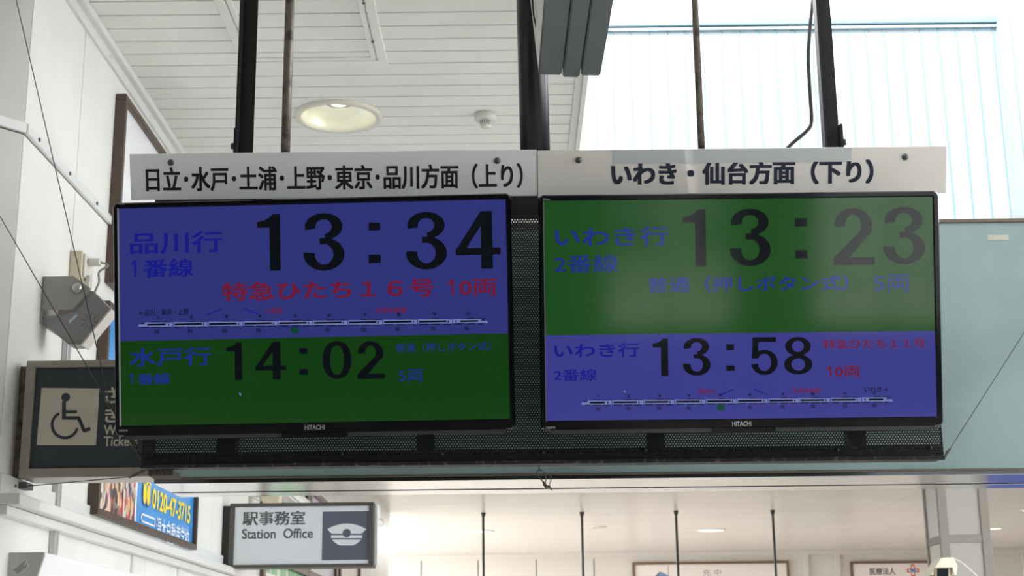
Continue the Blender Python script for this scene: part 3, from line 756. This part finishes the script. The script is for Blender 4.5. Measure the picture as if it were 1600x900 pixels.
# lower blue poster frame
qq = at_x(152, 803, XW + .04); T = Thing('framed_poster', 'blue driving school poster in a brown frame above the wall ledge', 'poster', (XW, qq.y, qq.z), ONWALL)
xe = T.px(307, 877, -.04).x; xs_ = T.px(153, 800, -.04).x; zt = T.px(172, 484, 0).z
M_pb = mat('poster blue', (58, 150, 226), .2)
framed(T, xs_, xe, 0, zt, .024, .04, M_brown, M_pb)
b = BM(); D = -.022
def prect(T, bm, pts, d, mi=0): flat(bm, [T.xz(x, y, d) for x, y in pts], d, mi)
xa, xb = xs_ + .024, T.px(209, 820, D).x
rect(b, xa, .024, xb, zt - .3, D)
def crowd():
    m = bpy.data.materials.new('crowd photograph'); m.use_nodes = True; nt = m.node_tree; b = nt.nodes['Principled BSDF']
    tc = nt.nodes.new('ShaderNodeTexCoord'); mp = nt.nodes.new('ShaderNodeMapping'); mp.inputs['Scale'].default_value = (52, 1, 24)
    v = nt.nodes.new('ShaderNodeTexVoronoi'); v.inputs['Scale'].default_value = 1
    cr = nt.nodes.new('ShaderNodeValToRGB'); sp = nt.nodes.new('ShaderNodeSeparateColor')
    nt.links.new(tc.outputs['Object'], mp.inputs[0]); nt.links.new(mp.outputs[0], v.inputs['Vector']); nt.links.new(v.outputs['Color'], sp.inputs[0])
    cols = [(0, (40, 36, 40)), (.18, (226, 196, 160)), (.34, (150, 104, 84)), (.5, (222, 214, 210)), (.62, (208, 60, 84)), (.7, (70, 66, 76)), (.8, (214, 176, 120)), (.92, (120, 130, 150))]
    while len(cr.color_ramp.elements) < len(cols): cr.color_ramp.elements.new(.5)
    for e, (p, c) in zip(cr.color_ramp.elements, cols): e.position = p; e.color = L3(c)
    cr.color_ramp.interpolation = 'CONSTANT'
    nt.links.new(sp.outputs[0], cr.inputs[0]); nt.links.new(cr.outputs[0], b.inputs['Base Color']); b.inputs['Roughness'].default_value = .3
    return m
T.part('photograph', b, crowd())
b = BM(); w0 = T.px(210, 820, D).x; rect(b, xb, .024, xb + .022, zt - .3, D - .001); T.part('white_stripe', b, mat('poster white', (240, 242, 244), .3))
def wtext(T, bm, s, pl0, pl1, pr0, pr1, d, bold=0, mi=0):
    """lettering between its left edge (top, bottom pixel) and right edge (top, bottom pixel) on the wall"""
    a, a2, c_, c2 = T.px(*pl0, d), T.px(*pl1, d), T.px(*pr0, d), T.px(*pr1, d)
    text(bm, s, ((a.x + a2.x) / 2, (a2.z + c2.z) / 2, (c_.x + c2.x) / 2, (a.z + c_.z) / 2), d, bold, mi)
M_yel = mat('poster yellow', (250, 226, 40), .3); M_pw = mat('poster lettering white', (240, 246, 252), .3)
b = BM(); wtext(T, b, '0120-47-3715', (239, 757), (238, 788), (298, 796), (296, 824), D - .001, .03); T.part('phone_number', b, M_yel)
b = BM(); r0 = [T.xz(x, y, D - .001) for x, y in ((224, 749), (236, 755), (235, 787), (223, 780))]; flat(b, r0, D - .001, 0)
for x, y in ((226.5, 771), (232, 774)):
    c_ = T.px(x, y, D - .0015); disc(b, c_.x, c_.z, .035, D - .0015, 1, rz=.05); disc(b, c_.x, c_.z, .027, D - .002, 0, rz=.041)
T.part('phone_symbol', b, [M_yel, mat('poster dark blue', (36, 84, 150), .3)])
b = BM(); wtext(T, b, '湯本自動車学校', (246, 801), (243, 840), (296, 832), (294, 868), D - .001, .004); T.part('school_name', b, M_pw)
b = BM(); q = [T.xz(x, y, D - .001) for x, y in ((221, 799), (243, 812), (242, 826), (220, 813))]
x0_, x1_ = q[0][0], q[1][0]; z1_, z0_ = (q[0][1] + q[1][1]) / 2, (q[2][1] + q[3][1]) / 2
for r_ in ((x0_, z0_, x1_, z0_ + .008), (x0_, z1_ - .008, x1_, z1_), (x0_, z0_, x0_ + .012, z1_), (x1_ - .012, z0_, x1_, z1_)): rect(b, *r_, D - .001)
text(b, '福島県公安委員会指定', (x0_ + .03, z0_ + .018, x1_ - .03, z1_ - .018), D - .0012, .006)
T.part('caption_box', b, M_pw)
b = BM(); prect(T, b, ((262, 748), (299, 757), (299, 775), (285, 775), (270, 762)), D - .001); T.part('white_panel', b, M_pw)
# speaker with bracket
T = Thing('wall_speaker', 'grey wedge-shaped wall speaker on a bracket beside the wheelchair sign', 'speaker', at_y(66, 500, at_x(64, 470, XW).y))
P = lambda *a: [T.xz(*p) for p in a]
b = BM(); prism(b, P((66, 432), (115, 431), (142, 451), (113, 484), (64, 484)), 0, .003, bev=.001); prism(b, P((66, 432), (115, 431), (142, 451), (113, 484), (64, 484)), .17, .173)
wx = XW - T.O.x
zz = T.px(66, 432).z
box(b, wx, wx + .004, 0, .17, T.px(62, 505).z, zz, .001); box(b, wx, T.px(115, 431).x, .003, .17, zz - .003, zz)
T.part('bracket', b, M_grey)
b = BM(); prism(b, P((143, 452), (171, 480), (124, 537), (105, 537), (63, 502), (66, 492), (96, 490), (113, 484)), .012, .08, bev=.003); T.part('body', b, M_greyd)
b = BM(); prism(b, P((171.5, 480), (173.5, 482), (127, 538.5), (124, 537.5)), .008, .084, bev=.001); T.part('grille', b, M_pale)
b = BM(); prism(b, P((105.5, 500), (118, 489), (120, 492), (107.5, 504)), .0105, .012); T.part('label_sticker', b, mat('pale blue sticker', (196, 214, 226), .4))
b = BM(); c_ = T.px(120, 450)
lathe(b, [(.017, 0), (.017, -.006), (.011, -.012), (0, -.014)], (c_.x, 0, c_.z), 'y', 16); T.part('clamp_bolt', b, M_alu)
b = BM(); c_ = T.px(140, 503, .0115)
for k in range(9):
    a = math.radians(-80 + k * 40); ribbon(b, [(c_.x + .012 * math.cos(a), c_.z + .012 * math.sin(a)), (c_.x + .03 * math.cos(a), c_.z + .03 * math.sin(a))], .0012, .0115)
T.part('sound_slots', b, M_cable)
# outlet box and plug
T = Thing('outlet_box', 'beige surface outlet box on the wall above the grey speaker', 'outlet box', Vector((XW, at_x(108, 415, XW).y, at_x(112, 440, XW).z)))
zt_ = T.px(115, 391).z; xw = T.px(128, 410).x
b = BM(); box(b, 0, xw, 0, .12, 0, zt_, .004); T.part('casing', b, M_beige)
b = BM(); box(b, xw, xw + .008, .01, .11, .01, zt_ - .01, .002); T.part('cover', b, M_pale)
b = BM(); c_ = T.px(133, 410, .05); box(b, xw + .008, xw + .05, .035, .065, c_.z - .012, c_.z + .012, .004); box(b, xw + .008, xw + .022, .03, .06, c_.z - .1, c_.z - .05, .003); T.part('plug', b, M_pale)
b = BM(); tube(b, spline([(xw + .048, .05, c_.z), (xw + .075, .05, c_.z - .012), *[T.px(x, y, .05) for x, y in ((155, 425), (155, 440), (150, 452), (146, 462))]]), .004, 8); T.part('cord', b, mat('grey cord', (150, 150, 146), .5))
T = wthing('conduit_strip', 'narrow metal conduit strip on the wall below the grey speaker', 'conduit', 98, 566)
b = BM(); box(b, -.02, .02, -.02, 0, -.75, .17, .003); T.part('cover', b, M_alu)
b = BM(); box(b, -.024, .024, -.023, 0, -.02, .0, .002); T.part('joint_clip', b, M_trim)

# wheelchair ticket sign
YS = at_x(21, 650, XW).y; print('sign y', YS)
O = at_y(33, 748, YS)
T = Thing('wheelchair_sign', 'dark grey wheelchair ticket sign in a pale metal frame on the left wall', 'sign', (O.x, YS, O.z))
X0 = T.px(36, 650).x; X1 = T.px(470, 650).x; Z1 = T.px(130, 563).z; Z0 = T.px(130, 746).z; fw = .028
b = BM()
for xa, xb, za, zb_ in ((X0, X1, Z0, Z0 + fw), (X0, X1, Z1 - fw * .75, Z1), (X0, X0 + fw, Z0 + fw, Z1 - fw * .75), (X1 - fw, X1, Z0 + fw, Z1 - fw * .75)): box(b, xa, xb, -.004, .14, za, zb_, .003)
T.part('frame', b, mat('pale bronze frame', (176, 170, 160), .35, .4))
b = BM(); box(b, X0 + fw, X1 - fw, .006, .13, Z0 + fw, Z1 - fw * .75); T.part('panel', b, mat('sign charcoal', (64, 69, 74), .35))
b = BM(); wx = XW - T.O.x; box(b, wx, X0, .03, .12, Z0 + .01, Z1 - .01, .003)
for z in (.2, .5, .8): lathe(b, [(.007, .03), (.006, .025), (0, .024)], ((wx + X0) / 2, 0, Z0 + (Z1 - Z0) * z), 'y', 10, 1)
T.part('wall_mount', b, [M_rust, M_bolt])
M_cr = mat('sign cream', (214, 206, 190), .4); M_ch = MATS['sign charcoal']
d = .0055
b = BM(); flat(b, P2 := [T.xz(*p, d) for p in ((65, 606), (155.5, 607), (150, 695.5), (57, 695.5))], d); T.part('pictogram_field', b, M_cr)
b = BM(); d2 = .005
c_ = T.px(102.6, 620.8, d2); k = .002                          # metres per pixel here
disc(b, c_.x, c_.z, 6.6 * k, d2, n=28)
S = lambda *pts: [T.xz(x, y, d2) for x, y in pts]
ribbon(b, S((100, 628), (100, 652)), 6 * k, d2 - .0001); ribbon(b, S((100, 643.5), (119.5, 643.5)), 4.6 * k, d2 - .0002)
ribbon(b, S((98, 653), (123, 653), (131.5, 673.5), (140.5, 669.5)), 5 * k, d2 - .0003)
ribbon(b, S(*[(101.5 + 20 * math.cos(math.radians(a)), 664 + 20 * math.sin(math.radians(a))) for a in range(18, 246, 8)]), 4.4 * k, d2 - .0005)
T.part('wheelchair_pictogram', b, M_ch)
for nm_, s_, r_, bo in (('kana_text', 'さ', (164, 605, 184, 630), .03), ('kana_text', 'き', (164, 637, 184, 660), .03), ('english_text', 'Wh', (162, 664, 190, 679), .02), ('english_text', 'Tickets', (162, 681.5, 215, 697), .02)):
    b = BM(); text(b, s_, T.rc(*r_, d), d, bo); T.part(nm_, b, M_cr)

# lower left: fluorescent wall fixture
q = at_x(12, 893, XW)
T = Thing('wall_light', 'white wedge-shaped strip light fixture on the wall below the ledge', 'light', (XW, q.y, q.z))
fx = T.px(69, 866).x; zt_ = T.px(40, 863).z; zl_ = T.px(69, 869).z
px_ = [(0, zt_), (fx, zt_), (fx, zl_), (.06, zl_ - .16), (0, zl_ - .16)]
b = BM(); prism(b, px_, 0, .012, bev=.002); T.part('end_cap', b, mat('grey end cap', (176, 178, 174), .4))
b = BM(); prism(b, px_, .0125, 1.2, bev=.002); T.part('reflector_body', b, mat('white enamel', (236, 238, 240), .35))
b = BM(); tube(b, [(fx * .55, .04, zl_ - .1), (fx * .55, 1.15, zl_ - .1)], .03, 16); T.part('tube', b, mat('white tube', (236, 238, 248), .3))
b = BM(); lay = [T.px(21, 890), T.px(41, 874), T.px(46, 884), T.px(28, 898)]
flat(b, [(p.x, p.z) for p in lay], -.0006, 0)
A_, B_, C_, D_ = lay
for k in range(5):
    f = .12 + k * .18; p0, p1 = A_.lerp(D_, f), B_.lerp(C_, f); p1 = p0.lerp(p1, .95 - .12 * (k % 3)); ribbon(b, [(p0.x, p0.z), (p1.x, p1.z)], .0022, -.001, 1)
T.part('rating_label', b, [mat('label grey', (196, 198, 194), .5), mat('label print', (84, 86, 88), .5)])

# ------------------------------------------------------------------ station office sign
YO = at_x(346, 835, XW).y
O = at_y(471, 886, YO)
T = Thing('station_office_sign', 'white station office sign with officer cap symbol, projecting from left wall', 'sign', O)
r_ = T.rc(358, 785.5, 584, 886.5); fw = .026
b = BM()
for xa, xb, za, zb_ in ((r_[0], r_[2], r_[1], r_[1] + fw * .6), (r_[0], r_[2], r_[3] - fw * .7, r_[3]), (r_[0], r_[0] + fw, r_[1] + fw * .6, r_[3] - fw * .7), (r_[2] - fw, r_[2], r_[1] + fw * .6, r_[3] - fw * .7)): box(b, xa, xb, -.005, .16, za, zb_, .004)
T.part('frame', b, mat('dark bronze frame', (82, 80, 76), .4, .2))
b = BM(); box(b, r_[0] + fw, r_[2] - fw, .004, .15, r_[1] + fw * .6, r_[3] - fw * .7); T.part('panel', b, mat('sign milk white', (216, 220, 224), .35))
b = BM(); wx = XW - T.O.x; box(b, wx, r_[0], .02, .14, r_[1] + .02, r_[3] - .01, .003); T.part('wall_mount', b, mat('dark mount', (48, 42, 40), .5))
b = BM()
tube(b, spline([(r_[2] + .012, .05, r_[3] - .01), (r_[2] + .018, .05, (r_[1] + r_[3]) / 2), (r_[2] + .01, .05, r_[1] - .01)]), .004, 6)
tube(b, [(r_[2] + .03 + .018 * math.cos(a / 8 * math.pi * 2), .05, r_[3] - .1 + .018 * math.sin(a / 8 * math.pi * 2)) for a in range(9)], .003, 6)
box(b, r_[2], r_[2] + .02, .03, .13, r_[1] + .01, r_[3] - .01, .003)
T.part('end_plate', b, M_trim)
d = .0035
b = BM(); text(b, '駅事務室', T.rc(379, 798.5, 477, 820.5, d), d, .025); T.part('kanji_text', b, mat('sign grey lettering', (84, 84, 88), .4))
b = BM(); text(b, 'Station  Office', T.rc(378, 826, 489, 841.5, d), d, .02); T.part('english_text', b, MATS['sign grey lettering'])
b = BM(); q = T.rc(503.5, 799, 577, 875, d); rect(b, q[0], q[1], r_[2] - fw, q[3], d); T.part('symbol_field', b, mat('sign slate', (88, 92, 106), .4))
b = BM(); d2 = .003; S = lambda *pts: [T.xz(x, y, d2) for x, y in pts]
arc = [(511.3 + 61.2 * k / 12, 826.7 - 8.7 * (1 - ((k - 6) / 6) ** 2)) for k in range(13)]
flat(b, S(*arc, (565, 833.8), (518, 833.8)), d2); flat(b, S((517.3, 836.2), (565.8, 836.2), (565.8, 840.8), (517.3, 840.8)), d2)
flat(b, S((518.7, 843), (564.7, 843), (559, 848.5), (551.7, 852.2), (530.8, 852.2), (524, 848.5)), d2)
c_ = T.px(541.7, 833, d2); disc(b, c_.x, c_.z, .0215, d2 - .0005, 1)
T.part('officer_cap_symbol', b, [MATS['sign milk white'], MATS['sign slate']])

# poster boards further along the left wall
hues = [((226, 226, 222), (66, 170, 110), 'poster board with a green lower sheet behind station office sign', 409, 473),
        ((214, 208, 226), (214, 190, 160), 'poster board with a lilac upper sheet, beyond the green one', 480, 521),
        ((226, 224, 216), (222, 208, 204), 'narrow pale poster board at the far end of the row', 529, 558)]
for k, (u_, l_, lab, pa, pb) in enumerate(hues):
    ya, yb = at_x(pa, 830, XW).y, at_x(pb, 830, XW).y; fr_ = .1
    T = Thing('poster_board', lab, 'poster', (XW, ya, 1.25), ONWALL, 'poster boards on the left wall')
    wd = yb - ya; zm = .98; hh = 1.62
    b = BM()
    for xa, xb, za, zb_ in ((-fr_, 0, 0, hh), (wd, wd + .1, 0, hh), (0, wd, 0, .04), (0, wd, zm, zm + .05), (0, wd, hh - .04, hh)): box(b, xa, xb, -.035, 0, za, zb_, .004)
    T.part('frame', b, M_brown)
    b = BM(); box(b, 0, wd, -.012, 0, zm + .05, hh - .04); T.part('upper_sheet', b, mat('sheet u%d' % k, u_, .3))
    b = BM(); box(b, 0, wd, -.012, 0, .04, zm); T.part('lower_sheet', b, mat('sheet l%d' % k, l_, .3, var=(236, 238, 230), vscale=3 + 6 * k, vamt=.8, vlo=.52, vhi=.56, stretch=(2.5, 1, .8)))
# cream device and ledge above the office sign
YD = 8.3
T = Thing('wall_camera', 'cream rounded device on a bracket above the station office sign', 'camera', at_y(422, 787, YD))
b = BM(); prism(b, [T.xz(*p) for p in ((407, 773), (411, 770), (411, 757), (434, 757), (437, 772), (436, 784), (430, 788), (412, 788), (407, 780))], 0, .1, bev=.006); T.part('housing', b, M_beige)
b = BM(); r_ = T.rc(419, 764, 427, 773); box(b, r_[0], r_[2], -.012, .0, r_[1], r_[3], .003); T.part('cover', b, M_pale)
b = BM(); box(b, XW - T.O.x, T.px(409, 770).x, .03, .07, T.px(410, 775).z, T.px(410, 766).z, .004); T.part('arm', b, M_pale)
b = BM(); tube(b, spline([T.px(385, 768, .03), T.px(392, 776, .03), T.px(402, 781, .02), T.px(408, 782, .02)]), .003, 6); T.part('cord', b, M_pale)
zz = at_x(455, 775, XW + .1).z
T = Thing('wall_ledge', 'white slanting ledge on the left wall above the office sign', 'light', (XW, 8.6, zz), ONWALL)
b = BM(); box(b, 0, 2.3, -.12, -.037, -.03, .05, .01); T.part('casing', b, mat('cream enamel', (232, 230, 222), .4))
b = BM(); box(b, .03, 2.27, -.135, -.12, -.02, .02, .006); T.part('diffuser', b, M_pw)  # front strip of the ledge, gives no light

# ------------------------------------------------------------------ hall fittings
M_rod = mat('dark green rod', (52, 58, 54), .4)
for px, py, lab in ((755, 801, 'dark thin rod hanging from hall ceiling beside the left downlight'), (909, 800, 'dark thin rod hanging from hall ceiling between two downlights'), (1056, 798, 'dark thin rod hanging in front of the poster with a blue roof'), (1207, 797, 'dark thin rod hanging over the right edge of the blue roof poster'), (1566, 862, 'thicker dark rod hanging from the hall ceiling right of the pillar')):
    q = at_z(px, py, ZH); far = px > 1500
    T = Thing('hanging_rod', lab, 'rod', (q.x, q.y, ZH - 1.4), I3, 'rods hanging in the hall')
    r = .016 if not far else .03
    b = BM(); tube(b, [(0, 0, 0), (0, 0, 1.4)], r, 10); T.part('shaft', b, M_rod)
    b = BM(); lathe(b, [(r * 1.05, 1.34), (r * 1.9, 1.385), (r * 1.9, 1.4)], n=16); T.part('ceiling_cap', b, M_rod)
for k, (px, py, hw, lab) in enumerate(((750, 830, 22, 'glowing hall downlight behind the leftmost hanging rod'), (1111, 828, 23, 'glowing hall downlight between the two middle hanging rods'), (1553, 825, 14, 'glowing hall downlight right of the pillar'), (936, 823, 12, 'unlit hall downlight, a faint disc beside the second rod'), (1604, 797, 9, 'glowing hall downlight at the right edge of view'))):
    q = at_z(px, py, ZH); r = at_z(px + hw, py, ZH).x - q.x
    T = Thing('hall_downlight', lab, 'light', (q.x, q.y, ZH), I3, 'downlights in the hall ceiling')
    lit = k != 3
    b = BM(); lathe(b, [(r * .88, -.001), (r * .9, -.014), (r, -.012), (r * 1.03, 0)], n=32, caps=False); T.part('rim', b, M_pale)
    b = BM(); lathe(b, [(r * .89, -.002), (r * .87, -.008), (0, -.009)], n=32); T.part('diffuser', b, mat('hall lamp glow', (255, 255, 240), emit=(255, 252, 214), es=2.2) if lit else M_hall)
    if lit:
        li = bpy.data.lights.new('hall_lamp', 'AREA'); li.shape = 'DISK'; li.size = r * 1.7; li.energy = (62, 40, 30, 0, 12)[k]; li.color = (1, .975, .94)
        lo = bpy.data.objects.new('hall_lamp', li); C.objects.link(lo); lo.parent = T.e; lo.location = (0, 0, -.016)
# posters on the back wall
def bposter(lab, x0, x1, y0, fm):
    p, q = at_y(x0, y0, YB - .03), at_y(x1, y0, YB - .03)
    T = Thing('wall_poster', lab, 'poster', ((p.x + q.x) / 2, YB - .03, 1.2), I3, 'posters on the back wall')
    h = p.z - 1.2; hx = (q.x - p.x) / 2; fw = .04
    b = BM()
    for xa, xb, za, zb_ in ((-hx, hx, 0, fw), (-hx, hx, h - fw, h), (-hx, -hx + fw, fw, h - fw), (hx - fw, hx, fw, h - fw)): box(b, xa, xb, -.03, .03, za, zb_, .006)
    T.part('frame', b, mat('bronze poster frame', (112, 90, 66), .4))
    b = BM(); box(b, -hx + fw, hx - fw, 0, .025, fw, h - fw); T.part('sheet', b, mat('poster sheet', (238, 228, 222), .35))
    return T
T = bposter('brown framed poster with a blue roof picture, under two hanging rods', 988, 1232, 879, 0)
d = -.002
b = BM(); text(b, '充 中', T.rc(1098, 889.5, 1127, 899.5, d), d, .0); T.part('heading_text', b, mat('poster grey ink', (150, 140, 136), .5))
b = BM(); flat(b, [T.xz(*p, d) for p in ((1031, 893), (1045, 899), (1058, 915), (1024, 915), (1012, 912))], d, 0); flat(b, [T.xz(*p, d) for p in ((1031, 893), (1012, 912), (1024, 915))], d - .001, 1)
T.part('roof_picture', b, [mat('poster blue roof', (112, 136, 176), .4), mat('poster dark roof', (74, 86, 110), .4)])
b = BM(); ribbon(b, [T.xz(1044, 884, d), T.xz(1044, 910, d)], .012, d); T.part('chimney_line', b, MATS['poster grey ink'])
T = bposter('brown framed clinic poster with a red cross, beside the pillar', 1328, 1462, 877.5, 0)
b = BM(); text(b, '医療法人', T.rc(1359, 887, 1399, 898, d), d, .02); T.part('heading_text', b, mat('poster ink', (70, 66, 66), .5))
b = BM(); c_ = T.px(1426.5, 891.5, d); u = .033
cross = [(1, 3), (-1, 3), (-1, 1), (-3, 1), (-3, -1), (-1, -1), (-1, -3), (1, -3), (1, -1), (3, -1), (3, 1), (1, 1)]
pts = [(c_.x + a * u, c_.z + e * u) for a, e in cross]; flat(b, pts, d, 0)
flat(b, [(c_.x + a * u * .72 if abs(a) > 1 else c_.x + a * u * .5, c_.z + e * u * .72 if abs(e) > 1 else c_.z + e * u * .5) for a, e in cross], d - .002, 1)
ribbon(b, [(c_.x - .035, c_.z + .02), (c_.x + .035, c_.z - .02)], .05, d - .004, 2)
T.part('cross_mark', b, [mat('poster red', (206, 96, 80), .4), mat('poster sheet', (238, 228, 222)), mat('poster sky blue', (96, 136, 190), .4)])
# surveillance camera at the pillar
YK = 9.0
T = Thing('security_camera', 'cream hooded security camera in front of the pillar', 'camera', at_y(1478, 905, YK))
P = lambda *a: [T.xz(*p) for p in a]
b = BM(); prism(b, P((1462, 886), (1485, 886), (1486, 925), (1461, 925)), .0, .14, bev=.004); T.part('body', b, M_beige)
b = BM(); prism(b, P((1464, 888.5), (1481.5, 888.5), (1482, 912), (1464, 912)), -.008, .002, bev=.002)
T.part('lens_window', b, M_black)
b = BM(); prism(b, P((1470, 872), (1488, 871), (1495, 884), (1493, 899), (1489, 898), (1487, 887), (1459, 887.5), (1457, 899), (1454.5, 898), (1459, 887)), -.02, .16, bev=.002)
T.part('hood', b, mat('cream hood', (232, 226, 206), .4))
b = BM(); tube(b, spline([T.px(1488, 872, .1), T.px(1500, 878, .1), T.px(1514, 889, .1), T.px(1530, 904, .1), T.px(1545, 920, .12)]), .006, 6); T.part('cord', b, M_pale)
b = BM(); box(b, -.03, .03, .06, YP - YK, -.14, -.09, .005); T.part('mount', b, M_pale)
# unseen blue board, added for its blue reflection in the steel lintel
T = Thing('reflection_board', 'unseen blue board added in the hall for its reflection in the steel lintel', 'board', (6.0, 14, 0))
b = BM(); box(b, -1.6, 2.2, 0, .06, .25, 1.95, .01); T.part('panel', b, mat('board blue', (60, 96, 214), .4))
for x in (-1.2, 1.8): b = BM(); box(b, x - .05, x + .05, -.3, .36, 0, .05, .01); box(b, x - .03, x + .03, .0, .06, .05, .25); T.part('foot', b, M_alu)

# ------------------------------------------------------------------ guy wires, loop, tape
def wirething(name, lab, cat, pts, r, m, knots=(), group=None):
    F = Fr(pts[0]); T = Thing(name, lab, cat, pts[0], I3, group)
    b = BM(); tube(b, [T.loc(p) for p in pts], r, 6); T.part('strand', b, m)
    for k, (p, rr, ln) in enumerate(knots):
        b = BM(); q = T.loc(p[0]); e = T.loc(p[1])
        for j in range(3):
            o = Vector((random.uniform(-1, 1), random.uniform(-1, 1), random.uniform(-1, 1))) * rr
            tube(b, [q + o, q.lerp(e, .3) - o * 1.2, q.lerp(e, .65) + o * .8, e - o * .3], [rr * .6, rr, rr * .9, rr * .4], 7)
        T.part('frayed_knot', b, M_fray)
    return T
def on_ang(px, py):
    d_ = ray(px, py); n_ = AR.col[1]; k_ = (FA.O - CAM).dot(n_) / d_.dot(n_); return CAM + d_ * k_
cor = at_y(232, 733, YC + .02)
j1 = at_y(172, 632, YC + .12)
wirething('guy_wire', 'thin wire crossing the speaker steeply to the lower left cabinet corner', 'wire', [cor, j1, on_ang(24, -6), on_ang(4, -80)], .0016, M_wire, [((j1, cor), .0045, 1)], 'guy wires')
j2 = at_y(168, 628, YC + .12)
wirething('guy_wire', 'thin wire slanting in front of the wheelchair sign to the cabinet corner', 'wire', [cor, j2, on_ang(0, 338), on_ang(-40, 282)], .0016, M_wire, (), 'guy wires')
a_ = at_x(38, 760, XW + .02); j3 = at_y(204, 745, YC + .12)
T3 = wirething('guy_wire', 'thin wire running from a ledge clamp under the wheelchair sign', 'wire', [cor, j3, a_], .0014, M_wire, [((j3, cor), .004, 1)], 'guy wires')
b = BM(); q = T3.loc(a_); box(b, q.x - .018, q.x + .018, q.y - .03, q.y + .03, q.z - .01, q.z + .01, .002); T3.part('clamp', b, M_bolt)
c2 = at_y(1474, 716, YC + .02); j4 = at_y(1484, 702, YC + .06)
wirething('guy_wire', 'thin wire rising from the lower right cabinet corner over the teal board', 'wire', [c2, j4, at_y(1600, 520, YT - .004), at_y(1640, 457, YT - .002)], .0014, M_wire, [((j4, c2), .003, 1)], 'guy wires')
F = Thing('wire_loop', 'small knotted wire loop hanging under the middle of the cabinet', 'wire', at_y(843, 723, YC))
g = lambda *p: [F.px(x, y, -.005) for x, y in p]
b = BM(); tube(b, spline(g((844, 726), (843, 733), (845, 735), (841, 735))), .0022, 6); F.part('hook', b, M_bolt)
b = BM(); tube(b, spline(g((843, 733), (839, 738), (842, 746), (848, 752), (851, 757), (853, 748), (851, 740), (846, 735), (843, 733))), .0014, 6)
tube(b, spline(g((857, 741), (860, 748), (858, 757), (856, 760))), .0008, 5); tube(b, spline(g((861, 742), (861.5, 750), (859, 758))), .0008, 5)
F.part('strand', b, M_wire)
b = BM(); tube(b, g((848, 752), (851, 757), (854, 761), (858, 760), (863, 767)), [.002, .0045, .005, .004, .0008], 7); F.part('knot', b, M_fray)
T = Thing('tape_strip', 'short beige strip of tape stuck on the teal board', 'tape', at_y(1560, 376, YT))
r_ = T.rc(1543.5, 367, 1576, 375.5); b = BM(); box(b, r_[0], r_[2], -.0012, 0, r_[1], r_[3]); T.part('strip', b, mat('masking tape', (196, 196, 178), .7))
